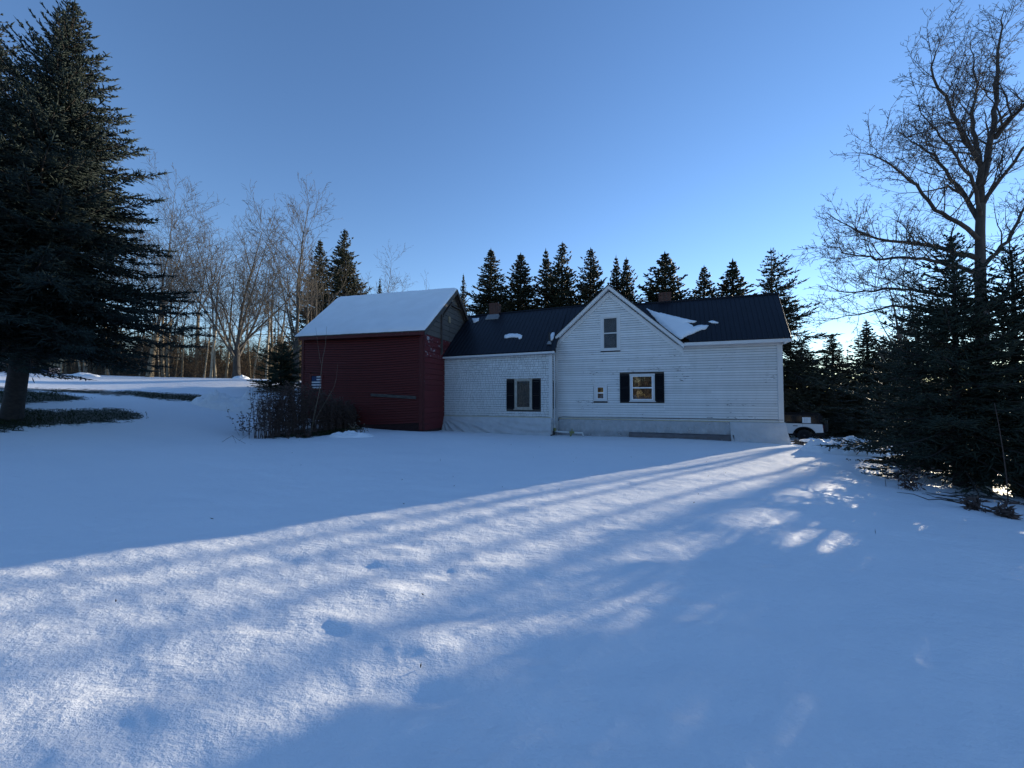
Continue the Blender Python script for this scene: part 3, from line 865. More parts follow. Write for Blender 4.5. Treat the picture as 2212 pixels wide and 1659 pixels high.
sheet('plastic_skirt', -2.08, 0.08, 0.565, -0.62, -0.06, -0.30, fold_right, M['poly_milky'], 60, 16, spread1=0.22)
sheet('plastic_skirt', -10.16, -10.04, 0.6, -0.5, EF + 0.02, -0.08, lambda a, h: 0.0, M['poly_milky'], 6, 8)

# cable along the clapboards, white drain pipe down the inner corner
cp = [hl(px, py, -0.045) for px, py in ((1206, 909), (1207, 902), (1216, 900.5), (1250, 902), (1300, 902.5), (1380, 903), (1450, 904), (1520, 905), (1590, 906.5), (1650, 907), (1692, 907.5))]
MB().tube(cp, 0.013, 6).build('cable', M['cable'], house)
pp = [(-10.08, -0.82, 3.88), (-10.10, -0.62, 3.2), (-10.11, -0.62, 1.5), (-10.11, -0.62, 0.08), (-10.08, -0.64, -0.04), (-9.9, -0.66, -0.07), (-9.0, -0.62, -0.10), (-8.7, -0.6, -0.10), (-8.66, -0.6, -0.3)]
dp = MB().tube(pp, 0.042, 10).build('drain_pipe', M['pipe'], house, smooth=True)
MB().tube([(-10.11, -0.62, 0.10), (-10.08, -0.64, -0.05)], [0.075, 0.07], 10).build('pipe_elbow', M['brass'], dp)
MB().tube([(-9.35, -0.64, -0.085), (-9.1, -0.63, -0.085)], 0.06, 10).tube([(-9.22, -0.63, -0.05), (-9.22, -0.63, 0.09)], 0.03, 8).tube([(-9.22, -0.63, -0.1), (-9.3, -0.7, -0.3)], 0.04, 8).build('pipe_valve', M['brass'], dp)

# ------------------------------------------------------------------ red barn
BT = R(15)
BC = at(912, 857, 19.0); BC[2] = 0
BR = np.array([math.cos(BT), -math.sin(BT), 0]); BN = np.array([math.sin(BT), math.cos(BT), 0])
barn = empty('red_barn', BC, -BT, 'old dark red barn with snow on its roof and a peeling grey gable', 'barn')
def bl_(px, py, d):
    o = np.array([0, 0, EYE]); r = ray(px, py); tt = (d - (o - BC) @ BN) / (r @ BN); P = o + r * tt
    return ((P - BC) @ BR, d, P[2])
BS = 19.0 / 17.6
B_E, B_EZ, B_RD, B_RZ, B_W = -0.27, 4.96, 3.66, 8.02, 7.3
BL = -7.2
def bslope(d): return B_EZ + (d - B_E) * (B_RZ - B_EZ) / (B_RD - B_E)
def bshift(s_): return -0.55 * max(0, -s_) / 7.2      # the ridge runs a little longer to the left than the eaves
core = MB()
core.box(BL + .06, -.06, .06, B_W, -1.0, 4.85)
core.add([(BL + .06, .06, 4.85), (BL + .06, B_RD, 7.75), (BL + .06, B_W, 4.85), (-.06, .06, 4.85), (-.06, B_RD, 7.75), (-.06, B_W, 4.85)],
         [(0, 1, 2), (5, 4, 3), (0, 3, 4, 1), (1, 4, 5, 2), (0, 2, 5, 3)])
core.build('wall', M['lattice'], barn)
MB().box(BL, BL + .06, .02, B_W, -0.4, 4.9).build('end_wall', M['red'], barn)
# front: courses of red boards that sag a little
OPEN_B = [(bl_(674, 812, 0)[0] - .12, bl_(696, 838, 0)[0] + .06, bl_(676, 838, 0)[2] - .10, bl_(676, 812, 0)[2] + .12)]
nC = 36
for k in range(nC):
    z0 = 0.42 + k * (4.86 - 0.42) / nC; z1 = z0 + (4.86 - 0.42) / nC + 0.004
    for (a, b_) in course_spans(BL + 0.02, -0.15, z0, z1, OPEN_B):
        cuts = [a, b_] if b_ - a < 2.5 else [a, a + (b_ - a) * random.uniform(0.3, 0.45), a + (b_ - a) * random.uniform(0.55, 0.75), b_]
        for i in range(len(cuts) - 1):
            sag = lambda u: -0.16 * math.sin(math.pi * min(1, max(0, -u / 7.2))) * (1 - k / nC * 0.4) + 0.03 * (k / nC)
            lo = (cuts[i] + .002, cuts[i + 1] - .002)
            pr = 0.046 + random.uniform(-.004, .005)
            nseg = max(1, int((lo[1] - lo[0]) / 0.8))
            mb = MB()
            us = np.linspace(lo[0], lo[1], nseg + 1)
            vv = []
            for u in us:
                q = sag(u)
                vv += [(u, -pr, z0 + q + .021), (u, .03, z0 + q + .021), (u, .03, z1 + q), (u, -.004, z1 + q)]
            ff = [(0, 1, 2, 3)] + [tuple(4 * nseg + w_ for w_ in (3, 2, 1, 0))]
            for s_ in range(nseg):
                for e in range(4):
                    ff.append((4 * s_ + e, 4 * s_ + 4 + e, 4 * s_ + 4 + (e + 1) % 4, 4 * s_ + (e + 1) % 4))
            mb.add(vv, ff)
            for s_ in range(nseg): mb.mi[2 + 4 * s_] = 1  # lower faces take a dark colour so the lap shadow lines show
            mb.build('clapboard', [M['red'], M['lattice']], barn)
for q in ((-0.15, 0.035, -0.05, 0.03, 0.05, 4.86), (BL - .02, BL + 0.12, -0.05, 0.03, 0.3, 4.86)):
    MB().box(*q).build('corner_board', M['red_trim'], barn, bevel=.004)
MB().box(0.0, 0.045, 0.03, 0.20, 0.0, 4.9).build('corner_board', M['red_trim'], barn, bevel=.004)
MB().hexa([(BL - .03, -.26, 4.74), (.22, -.26, 4.74), (.22, -.22, 4.74), (BL - .03, -.22, 4.74), (BL - .03, -.26, 4.92), (.22, -.26, 4.92), (.22, -.22, 4.92), (BL - .03, -.22, 4.92)]).build('fascia_board', M['red_trim'], barn)
MB().box(BL - .03, .22, -.22, 0.0, 4.80, 4.84).build('soffit', M['lattice'], barn)
# weathered plank nailed to the front
p0, p1 = bl_(801, 853, -.045), bl_(899, 859, -.045)
MB().bar(p0, p1, 0.03, 0.15).build('plank', M['old_plank'], barn, bevel=.004)
# dark lattice under the sagging boards
la = MB()
for i in range(26):
    u = -2.9 + i * 0.11
    la.bar((u, -.02, -.05), (u + .42, -.02, .40), .008, .03, up=(0, 1, 0)); la.bar((u + .42, -.012, -.05), (u, -.012, .40), .008, .03, up=(0, 1, 0))
la.build('lattice', M['lattice'], barn)
# window with a striped flag hung inside
a, b_, c, d = OPEN_B[0]
bw = MB()
bw.box(a, a + .10, -.045, .03, c, d).box(b_ - .10, b_, -.045, .03, c, d).box(a + .1, b_ - .1, -.044, .03, d - .12, d).box(a + .1, b_ - .1, -.044, .03, c, c + .07)
bwin = bw.build('window', M['red'], barn)
fa, fb, fc, fd = a + .115, b_ - .105, c + .08, d - .14
fw, fh = fb - fa, fd - fc
fl = MB()
nst = 9
for i in range(nst):
    z0, z1 = fc + fh * i / nst, fc + fh * (i + 1) / nst
    x0 = fa + fw * (0.5 if i >= 5 else 0)
    fl.box(x0, fb, -.012, -.006, z0, z1, 0 if i % 2 == 0 else 1)
fl.box(fa, fa + fw * .5, -.012, -.006, fc + fh * 5 / nst, fd, 1)
for i in range(4):
    zz = fc + fh * (5.5 + i * 0.95) / nst
    pts = [(fa + fw * (.03 + .07 * j), -.0135, zz + 0.012 * math.sin(j * 2.2 + i)) for j in range(7)]
    fl.tube(pts, 0.009, 5, m=2)
fl.build('flag', [M['flag_white'], M['flag_blue'], M['flag_mid']], bwin)
MB().box(fa - .01, fb + .01, -.004, .01, fc - .01, fd + .01).build('pane', M['void'], bwin)

# gable end facing right: grey boards above, red below
z = 0.02
gb = 0.285
while z < 7.6:
    z1 = min(z + gb, 7.7)
    def lim(zz):
        if zz <= 4.80: return (0.03, B_W)
        return (B_E + (zz - B_EZ) / ((B_RZ - B_EZ) / (B_RD - B_E)) + .12, 2 * B_RD - (B_E + (zz - B_EZ) / ((B_RZ - B_EZ) / (B_RD - B_E))) - .12)
    l0, l1 = lim(z), lim(z1)
    if l0[1] - l0[0] < .2: break
    mt = M['grey_wood'] if z > 4.62 else (M['red_peel'] if z > 3.55 else M['red_board'])
    for (u0, u1, w0, w1) in ((l0[0], 3.1, l1[0], 3.1), (3.12, l0[1], 3.12, l1[1])):
        pr = .022 + random.uniform(-.004, .006)
        if u1 - u0 < .05 or w1 - w0 < .02: continue
        MB().hexa([(pr, u0, z + .008), (pr, u1, z + .008), (-.05, u1, z + .008), (-.05, u0, z + .008),
                   (pr - .012, w0, z1 - .006), (pr - .012, w1, z1 - .006), (-.05, w1, z1 - .006), (-.05, w0, z1 - .006)]).build('gable_board', mt, barn)
    z += gb
MB().box(.03, .10, 1.98, 2.12, 4.0, 6.75).build('gable_post', M['dark_wood'], barn)
MB().bar((.07, 2.1, 6.1), (.10, 3.25, 7.15), .07, .12, up=(1, 0, 0)).build('gable_brace', M['dark_wood'], barn)
MB().bar((.07, 2.45, 7.02), (.10, 4.6, 7.02), .07, .10, up=(1, 0, 0)).build('gable_tie', M['dark_wood'], barn)
MB().box(.04, .055, 2.95, 3.25, 5.95, 6.30).build('tin_patch', M['tan_board'], barn)
# roof deck, barge boards
def bq(s_, d_, dz=0): return (s_ + bshift(s_) * (d_ - B_E) / (B_RD - B_E), d_, bslope(d_) + dz)
for sg in (0, 1):
    def pt(s_, d_, dz):
        if sg == 0: return bq(s_, d_, dz)
        q = bq(s_, d_, dz); return (q[0], 2 * B_RD - q[1], q[2])
    for i in range(8):
        s0 = -7.45 + i * 7.75 / 8; s1 = s0 + 7.75 / 8
        MB().hexa([pt(s0, B_E, -.06), pt(s1, B_E, -.06), pt(s1, B_RD, -.06), pt(s0, B_RD, -.06), pt(s0, B_E, 0), pt(s1, B_E, 0), pt(s1, B_RD, 0), pt(s0, B_RD, 0)]).build('roof_deck', M['dark_wood'], barn)
    MB().hexa([pt(.26, B_E, -.24), pt(.31, B_E, -.24), pt(.31, B_RD, -.24), pt(.26, B_RD, -.24), pt(.26, B_E, -.02), pt(.31, B_E, -.02), pt(.31, B_RD, -.02), pt(.26, B_RD, -.02)]).build('barge_board', M['old_plank'] if sg == 0 else M['dark_wood'], barn)
    MB().hexa([pt(.05, B_E + .3, -.27), pt(.15, B_E + .3, -.27), pt(.15, B_RD, -.27), pt(.05, B_RD, -.27), pt(.05, B_E + .3, -.07), pt(.15, B_E + .3, -.07), pt(.15, B_RD, -.07), pt(.05, B_RD, -.07)]).build('rafter', M['dark_wood'], barn)
# snow sheet on the barn roof
nx, ny = 70, 40
v, f = [], []
for side in (0, 1):
    base = len(v)
    for j in range(ny + 1):
        for i in range(nx + 1):
            a, h = i / nx, j / ny
            s_ = -7.47 + 7.74 * a; d_ = B_E - .02 + (B_RD - B_E + .02) * h
            q = bq(s_, d_)
            ed = min(1, min(a, 1 - a) * 40) * min(1, h * 25 + .1)
            th = 0.13 * (0.35 + 0.65 * ed) + 0.035 * float(fbm(s_ * 1.2, d_ * 1.2, 2, 3)) + (0.015 * float(fbm(s_ * 6, d_ * 3, 2, 8)) if h < .03 else 0)
            dd = q[1] if side == 0 else 2 * B_RD - q[1]
            v.append((q[0] + 0.02 * float(vnoise(d_ * 5, a * 3, 4)), dd - (0.02 * float(vnoise(s_ * 5, h * 9, 6)) if j == 0 else 0), q[2] + max(.02, th)))
    for j in range(ny):
        for i in range(nx):
            q = base + j * (nx + 1) + i; f.append((q, q + 1, q + nx + 2, q + nx + 1))
    eb = len(v)
    rim = [base + i for i in range(nx + 1)] + [base + j * (nx + 1) + nx for j in range(1, ny + 1)]
    for i in rim:
        x, y, z_ = v[i]; hh = bslope(y if side == 0 else 2 * B_RD - y)
        v.append((x, y, hh + .004))
    for i in range(len(rim) - 1):
        f.append((rim[i], eb + i, eb + i + 1, rim[i + 1]))
rs = MB().add(v, f).build('roof_snow', M['roof_snow'], None, smooth=True)
rs.location = BC; rs.rotation_euler = (0, 0, -BT)
tag(rs, 'smooth even layer of snow covering the red barn roof', 'snow')

# ------------------------------------------------------------------ snow left on the house roofs
def snow_patch(name, poly_px, plane, thick, label, seed):
    pts = [hplane(px, py, *plane) for px, py in poly_px]
    c = np.mean(pts, axis=0)
    n = np.cross(np.subtract(plane[1], plane[0]), np.subtract(plane[2], plane[0])); n /= np.linalg.norm(n); n = n if n[2] > 0 else -n
    u = pts[0] - c; u /= np.linalg.norm(u); w_ = np.cross(n, u)
    P = np.array([((p - c) @ u, (p - c) @ w_) for p in pts])
    out = []
    rs_ = random.Random(seed)
    for i in range(len(P)):
        a, b_ = P[i], P[(i + 1) % len(P)]
        m_ = max(1, int(np.linalg.norm(b_ - a) / 0.09))
        for k in range(m_):
            q = a + (b_ - a) * k / m_
            out.append(q + np.array([rs_.uniform(-.02, .02), rs_.uniform(-.02, .02)]))
    bm = bmesh.new()
    vs_ = [bm.verts.new((q[0], q[1], 0)) for q in out]
    fc = bm.faces.new(vs_)
    bmesh.ops.triangulate(bm, faces=[fc])
    for _ in range(2):
        bmesh.ops.subdivide_edges(bm, edges=[e for e in bm.edges if e.calc_length() > 0.16], cuts=1)
        bmesh.ops.triangulate(bm, faces=bm.faces[:])
    bmesh.ops.recalc_face_normals(bm, faces=bm.faces)
    bnd = {v_ for e in bm.edges if e.is_boundary for v_ in e.verts}
    for v_ in bm.verts:
        d_ = min((v_.co - w2.co).length for w2 in bnd) if v_ not in bnd else 0
        v_.co.z = thick * (0.45 + 0.55 * min(1, d_ / 0.2)) + 0.02 * float(vnoise(v_.co.x * 5, v_.co.y * 5, seed))
    be = [e for e in bm.edges if e.is_boundary]
    ret = bmesh.ops.extrude_edge_only(bm, edges=be)
    for g_ in ret['geom']:
        if isinstance(g_, bmesh.types.BMVert): g_.co.z = 0.0
    bmesh.ops.recalc_face_normals(bm, faces=bm.faces)
    for fa_ in bm.faces: fa_.smooth = True
    me = bpy.data.meshes.new(name); bm.to_mesh(me); bm.free()
    o = link_data(name, me, M['roof_snow'])
    L2W = Matrix(((HR[0], HN[0], 0, HC[0]), (HR[1], HN[1], 0, HC[1]), (0, 0, 1, 0), (0, 0, 0, 1)))
    Lm = Matrix(((u[0], w_[0], n[0], c[0] + n[0] * .004), (u[1], w_[1], n[1], c[1] + n[1] * .004), (u[2], w_[2], n[2], c[2] + n[2] * .004), (0, 0, 0, 1)))
    o.matrix_world = L2W @ Lm
    return tag(o, label, 'snow', 'snow patches left on the house roofs')
PM = ((-4, -OH, EAVE_Z), (0, -OH, EAVE_Z), (-4, RIDGE_D, RIDGE_Z))
PE = (x_lo(-16), x_lo(-10), x_hi(-12))
snow_patch('snow_patch', [(1396, 667), (1412, 674), (1436, 679), (1455, 684), (1476, 689), (1504, 695), (1500, 698), (1482, 697), (1494, 703), (1498, 707), (1512, 703), (1531, 704), (1526, 711), (1512, 714), (1495, 722), (1482, 727), (1470, 734), (1450, 722), (1425, 700)], PM, 0.09, 'large triangular snow patch in the valley right of the front gable', 1)
snow_patch('snow_patch', [(1531, 695), (1540, 693), (1552, 697), (1550, 699), (1535, 698)], PM, 0.05, 'tiny sliver of snow alone on the main black roof', 2)
snow_patch('snow_patch', [(1089, 730), (1091, 725), (1102, 722), (1118, 722), (1129, 726), (1127, 731), (1122, 733), (1118, 730), (1105, 729), (1091, 731)], PE, 0.10, 'curved bar of snow alone in the middle of the wing roof', 3)
snow_patch('snow_patch', [(1189, 724), (1192, 720), (1198, 719), (1197, 729), (1193, 736), (1188, 737), (1187, 730)], PE, 0.10, 'clump of snow caught against the vent pipe on the wing roof', 4)
snow_patch('snow_patch', [(1020, 689), (1035, 688), (1034, 693), (1027, 697), (1023, 698)], PE, 0.08, 'small snow wedge where the wing roof meets the barn', 5)

# ------------------------------------------------------------------ plants: geometry makers
def spindles(P0, P1, r, rot=None):
    P0, P1 = np.asarray(P0, float), np.asarray(P1, float); n = len(P0)
    a = P1 - P0; L = np.linalg.norm(a, axis=1, keepdims=True); a = a / np.maximum(L, 1e-9)
    ref = np.tile(np.array([[0.2, 0.3, 0.93]]), (n, 1))
    x = np.cross(a, ref); x /= np.maximum(np.linalg.norm(x, axis=1, keepdims=True), 1e-6); y = np.cross(a, x)
    r = np.broadcast_to(np.asarray(r, float).reshape(-1, 1), (n, 1))
    mid = P0 + (P1 - P0) * 0.45
    ph = rng.random((n, 1)) * 6.28
    ring = [mid + r * (x * np.cos(ph + k * 2.094) + y * np.sin(ph + k * 2.094)) for k in range(3)]
    V = np.stack([P0, P1] + ring, 1).reshape(-1, 3)
    b = (np.arange(n) * 5)[:, None]
    T = np.concatenate([b + np.array([[0, 2 + (k + 1) % 3, 2 + k]]) for k in range(3)] + [b + np.array([[1, 2 + k, 2 + (k + 1) % 3]]) for k in range(3)], 0)
    return V, T
def prisms(P0, P1, r0, r1, k):
    P0, P1 = np.asarray(P0, float), np.asarray(P1, float); n = len(P0)
    a = P1 - P0; a = a / np.maximum(np.linalg.norm(a, axis=1, keepdims=True), 1e-9)
    ref = np.tile(np.array([[0.31, 0.17, 0.11]]), (n, 1))
    x = np.cross(a, ref); x /= np.maximum(np.linalg.norm(x, axis=1, keepdims=True), 1e-6); y = np.cross(a, x)
    r0 = np.asarray(r0, float).reshape(-1, 1); r1 = np.asarray(r1, float).reshape(-1, 1)
    ring = []
    for (P, r) in ((P0, r0), (P1, r1)):
        for j in range(k):
            t_ = 2 * math.pi * j / k; ring.append(P + r * (x * math.cos(t_) + y * math.sin(t_)))
    V = np.stack(ring, 1).reshape(-1, 3)
    b = (np.arange(n) * 2 * k)[:, None]
    Q = np.concatenate([b + np.array([[j, (j + 1) % k, k + (j + 1) % k, k + j]]) for j in range(k)], 0)
    return V, Q
def join(parts):
    V, polys, off = [], {}, 0
    for v, p in parts:
        V.append(v); polys.setdefault(p.shape[1], []).append(p + off); off += len(v)
    return np.concatenate(V), [np.concatenate(q) for q in polys.values()]

def spruce_mesh(H, Rad, z0, seed, whorl, step, twig_r, twig_len=1.0, prof=0.85, sub=3, gap=0.0, asym=None, up=0.0, shed=0.0, var=(.68, 1.12)):
    r_ = np.random.default_rng(seed)
    A, B, RR = [], [], []
    bA, bB, b0, b1 = [], [], [], []
    z = z0
    while z < H - 0.15:
        t = (z - z0) / (H - z0)
        nb = int(r_.integers(5, 8)); a0 = r_.random() * 6.28
        env = Rad * (1 - t) ** prof * (0.72 + 0.28 * min(1, t / 0.10)) + 0.05
        for bi in range(nb):
            if r_.random() < gap: continue
            az = a0 + bi * 6.283 / nb + r_.normal(0, 0.18)
            L = env * r_.uniform(*var)
            if asym is not None: L *= 1 + asym[1] * math.cos(az - asym[0])
            e0 = R(-14 + 52 * t + r_.normal(0, 6) + up)
            n = 7
            xs = np.linspace(0, L, n)
            sag = 0.10 * (1 - t) + 0.03
            zz = xs * math.tan(e0) - sag * xs * xs / max(L, .4) * 1.3 + 0.34 * L * np.clip((xs / L - 0.45), 0, 1) ** 2 * 1.6
            h = np.array([math.cos(az), math.sin(az)])
            bend = r_.normal(0, 0.10) * xs * xs / max(L, .5)
            pts = np.stack([h[0] * xs - h[1] * bend, h[1] * xs + h[0] * bend, z + zz], 1)
            bA.append(pts[:-1]); bB.append(pts[1:])
            rad = 0.012 * L + 0.006
            tp = rad * (1 - xs / (L * 1.05)) + 0.003
            b0.append(tp[:-1]); b1.append(tp[1:])
            # twigs
            m_ = max(3, int(L / step))
            u = (np.arange(m_) + r_.random(m_)) / m_ * 0.97 + 0.03
            u = np.maximum(u, shed * r_.random(m_)) if shed else u
            P = np.stack([np.interp(u * L, xs, pts[:, k]) for k in range(3)], 1)
            dirv = np.stack([np.interp(u * L, (xs[:-1] + xs[1:]) / 2, np.diff(pts[:, k])) for k in range(3)], 1)
            dirv /= np.linalg.norm(dirv, axis=1, keepdims=True)
            lat = np.stack([-dirv[:, 1], dirv[:, 0], np.zeros(m_)], 1); lat /= np.maximum(np.linalg.norm(lat, axis=1, keepdims=True), 1e-6)
            for sd in (-1, 1):
                ln = (np.minimum(0.75, 0.32 * (L * (1 - u)) + 0.12) * r_.uniform(0.6, 1.25, m_) * twig_len * (1 - .55 * t ** 4))[:, None]
                dv = dirv * r_.uniform(0.5, 0.95, (m_, 1)) + sd * lat * r_.uniform(0.55, 1.0, (m_, 1)) + np.stack([r_.normal(0, .16, m_), r_.normal(0, .16, m_), r_.normal(-.06 + .20 * t, .24, m_)], 1)
                dv /= np.linalg.norm(dv, axis=1, keepdims=True)
                Q = P + dv * ln
                A.append(P); B.append(Q); RR.append(twig_r * r_.uniform(.75, 1.2, m_))
                for s_ in range(sub):
                    fr = r_.uniform(0.15, 0.95, (m_, 1)); S = P + dv * ln * fr
                    l2 = ln * r_.uniform(0.30, 0.60, (m_, 1)) * (1.15 - fr * .5)
                    d2 = dv * 0.8 + np.stack([r_.normal(0, .55, m_), r_.normal(0, .55, m_), r_.normal(0.02 + .1 * t, .42, m_)], 1)
                    d2 /= np.linalg.norm(d2, axis=1, keepdims=True)
                    A.append(S); B.append(S + d2 * l2); RR.append(twig_r * r_.uniform(.6, 1.0, m_))
            A.append(pts[-1:] - (pts[-1:] - pts[-2:-1]) * 1.0); B.append(pts[-1:] + (pts[-1:] - pts[-2:-1]) * 0.6); RR.append(np.array([twig_r * 1.2]))
        z += whorl * (0.75 + 0.5 * r_.random()) * (1 - 0.35 * t)
    A.append(np.array([[0, 0, H - 0.55], [0, 0, H - 0.35]])); B.append(np.array([[0, 0, H - .1], [0, 0, H + .25]])); RR.append(np.array([twig_r, twig_r]))
    A, B, RR = np.concatenate(A), np.concatenate(B), np.concatenate(RR)
    crown = spindles(A, B, RR)
    br = prisms(np.concatenate(bA), np.concatenate(bB), np.concatenate(b0), np.concatenate(b1), 3)
    return crown, br

def trunk_mesh(pts, rad, n=10, flare=0.0, seed=0):
    pts = [Vector(p) for p in pts]; vs, fs = [], []
    rs_ = random.Random(seed)
    ph = [rs_.uniform(0, 6.28) for _ in range(4)]
    for i, p in enumerate(pts):
        for k in range(n):
            t_ = 2 * math.pi * k / n
            rr_ = rad[i] * (1 + 0.07 * math.sin(3 * t_ + ph[0] + i * .3) + 0.05 * math.sin(5 * t_ + ph[1] - i * .4))
            vs.append((p.x + rr_ * math.cos(t_), p.y + rr_ * math.sin(t_), p.z))
    for i in range(len(pts) - 1):
        for k in range(n):
            fs.append((i * n + k, i * n + (k + 1) % n, (i + 1) * n + (k + 1) % n, (i + 1) * n + k))
    return vs, fs

def make_spruce(name, loc, H, Rad, z0, seed, label, whorl=.3, step=.12, twig_r=.022, trunk_r=None, mt='needles', group=None, rz=0, lean=(0, 0), **kw):
    root = empty(name, loc, rz, label, 'spruce tree', group)
    root.rotation_euler = (lean[0], lean[1], rz)
    crown, br = spruce_mesh(H, Rad, z0, seed, whorl, step, twig_r, **kw)
    tr = trunk_r or 0.016 * H + 0.03
    hs = [-0.4, 0.0, 0.25, 0.7, 1.4, 3, H * .4, H * .6, H * .8, H * .97]
    rad_ = [tr * 1.45, tr * 1.25, tr * 1.08, tr, tr * .97] + [tr * (1 - h / H) + .012 for h in hs[5:]]
    hs = [h for h in hs if h <= H]; rad_ = rad_[:len(hs)]
    order = sorted(range(len(hs)), key=lambda i: hs[i])
    pts = [(0.02 * math.sin(hs[i] * .8 + seed), 0.02 * math.cos(hs[i] * .7), hs[i]) for i in order]
    tv, tf = trunk_mesh(pts, [rad_[i] for i in order], 12, seed=seed)
    trunk = MB().add(tv, tf).build('trunk', M['bark_spruce'], root, smooth=True)
    link_mesh('limbs', br[0], [br[1]], M['bark_dark'], trunk)['kind'] = 'stuff'
    link_mesh('crown', crown[0], [crown[1]], M[mt], root)
    return root

def grow(segs, p, d, L, r, lvl, P, rnd):
    """recursive bare branching; segs collects (p0,p1,r0,r1,level)"""
    sl = P['seg'][lvl]; n = max(2, int(L / sl)); st = L / n
    r_end = max(P['rmin'], r * P['taper'][lvl])
    nxt_child = P['start'][lvl] * L
    for i in range(n):
        j = P['jit'][lvl]
        d = (d + Vector((rnd.gauss(0, j), rnd.gauss(0, j), rnd.gauss(0, j) + P['trop'][lvl]))).normalized()
        q = p + d * st
        ra = r + (r_end - r) * i / n; rb = r + (r_end - r) * (i + 1) / n
        segs.append((p, q, ra, rb, lvl))
        p = q
        if lvl < P['levels'] - 1:
            while (i + 1) * st > nxt_child:
                t_ = nxt_child / L
                nxt_child += P['gap'][lvl] * rnd.uniform(.6, 1.4)
                ang_ = R(rnd.gauss(P['ang'][lvl], 9))
                ax = d.orthogonal().normalized(); ax.rotate(Matrix.Rotation(rnd.uniform(0, 6.283), 3, d))
                cd = d.copy(); cd.rotate(Matrix.Rotation(ang_, 3, ax))
                cl = L * P['ratio'][lvl] * rnd.uniform(.6, 1.15) * (1.0 - P['apical'][lvl] * t_)
                if cl > P['lmin']:
                    grow(segs, p, cd, cl, max(P['rmin'], rb * P['rr'][lvl]), lvl + 1, P, rnd)
    return p
def segs_to_mesh(segs, thick=0.03):
    parts = []
    big = [s for s in segs if s[2] >= thick]; sml = [s for s in segs if s[2] < thick]
    for grp, k in ((big, 6), (sml, 3)):
        if grp:
            parts.append(prisms([tuple(s[0]) for s in grp], [tuple(s[1]) for s in grp], [s[2] for s in grp], [s[3] for s in grp], k))
    return join(parts)

# ------------------------------------------------------------------ near spruces
def gpos(px, Y, dz=0.0):
    x = (px - CX) / F * Y
    return (x, Y, ground_z(x, Y) + dz)
p = gpos(26, 11.0)
make_spruce('spruce_tree', p, 12.4, 4.25, 2.35, 11, 'huge dark spruce with thick bare lower trunk at the left edge', whorl=.18, step=.075, twig_r=.020, trunk_r=.195, prof=1.0, sub=4, twig_len=1.05, lean=(0, R(6.3)))
p = gpos(-52, 13.5)
make_spruce('spruce_tree', p, 14.2, 3.7, 1.8, 12, 'tall spruce with sunlit top cut off by the left picture edge', whorl=.30, step=.12, twig_r=.024, prof=.8, sub=3)
p = gpos(2068, 9.3)
make_spruce('spruce_tree', p, 6.1, 2.7, .55, 21, 'dense young spruce standing just before the bare maple trunk', mt='needles_near', whorl=.20, step=.075, twig_r=.017, trunk_r=.10, prof=.95, sub=3, gap=.20)
p = gpos(2195, 9.3)
make_spruce('spruce_tree', p, 6.0, 2.3, .5, 22, 'young spruce at the right picture edge beside the bare maple', mt='needles_near', whorl=.22, step=.085, twig_r=.017, trunk_r=.10, prof=.85, sub=3, gap=.20)
p = gpos(1985, 12.0)
make_spruce('spruce_tree', p, 4.9, 2.1, .15, 23, 'young spruce whose boughs reach over the right snow bank', mt='needles_near', whorl=.22, step=.09, twig_r=.018, trunk_r=.08, prof=.62, sub=3, gap=.1)
p = gpos(2330, 8.2)
make_spruce('spruce_tree', p, 5.6, 2.2, .2, 24, 'spruce outside the right picture edge, boughs reaching in', mt='needles_near', whorl=.24, step=.1, twig_r=.018, trunk_r=.11, prof=.62, sub=3)

# ------------------------------------------------------------------ spruces behind the house
VAR = []
for i, (H_, R_, z_, sd, pf, kw) in enumerate(((14.0, 3.3, 1.0, 31, 1.02, dict(var=(.62, 1.2))), (13.2, 3.2, .8, 32, .92, dict(var=(.62, 1.2))), (14.5, 3.7, 1.2, 33, .88, dict(gap=.12, var=(.62, 1.2))), (12.5, 3.0, .8, 34, 1.08, dict(var=(.62, 1.2))))):
    VAR.append((H_, make_spruce('spruce_tree', (0, 0, 0), H_, R_, z_, sd, 'x', whorl=.34, step=.16, twig_r=.05, prof=pf, sub=4, mt='needles_far', twig_len=1.5, **kw)))
GRP = 'row of spruces standing behind the house'
ROW = [  # px of the stem, px of the top, distance, variant, width factor, label
    (1052, 537, 36, 0, 1.65, 'spruce rising behind the brick chimney of the low wing'),
    (1122, 543, 36, 1, 1.65, 'spruce just right of the low wing chimney, behind the wing ridge'),
    (1188, 534, 37, 3, 1.2, 'left of two close spruces with merged crowns behind the wing roof'),
    (1211, 523, 36.5, 2, 1.2, 'tallest of two close spruces with merged crowns behind the wing roof'),
    (1274, 530, 36, 2, 1.25, 'spruce directly left of the front gable peak'),
    (1330, 553, 37, 3, 1.0, 'left stem of the twin topped spruces just right of the gable peak'),
    (1356, 553, 36.5, 1, 1.05, 'right stem of the twin topped spruces just right of the gable peak'),
    (1436, 541, 36, 1, 1.85, 'broad spruce rising behind the brick chimney of the main roof'),
    (1518, 570, 36, 0, 1.5, 'smallest narrow spruce above the middle of the main roof'),
    (1578, 558, 36, 3, 1.85, 'spruce between the small narrow one and the big ragged one'),
]
used = set()
for (px, py, Y, vi, wf, lab) in ROW:
    H_, proto = VAR[vi]
    o = proto if vi not in used else copy_tree(proto)
    used.add(vi)
    x = (px - CX) / F * Y; gz0 = ground_z(x, Y); topz = at(px, py, Y)[2]
    k = (topz - gz0) / (H_ + .2); wf *= 1.0
    o.location = (x, Y, gz0); o.rotation_euler = (R(random.uniform(-1.5, 1.5)), R(random.uniform(-1.5, 1.5)), random.uniform(0, 6.28)); o.scale = (k * wf, k * wf, k)
    tag(o, lab, 'spruce tree', GRP)
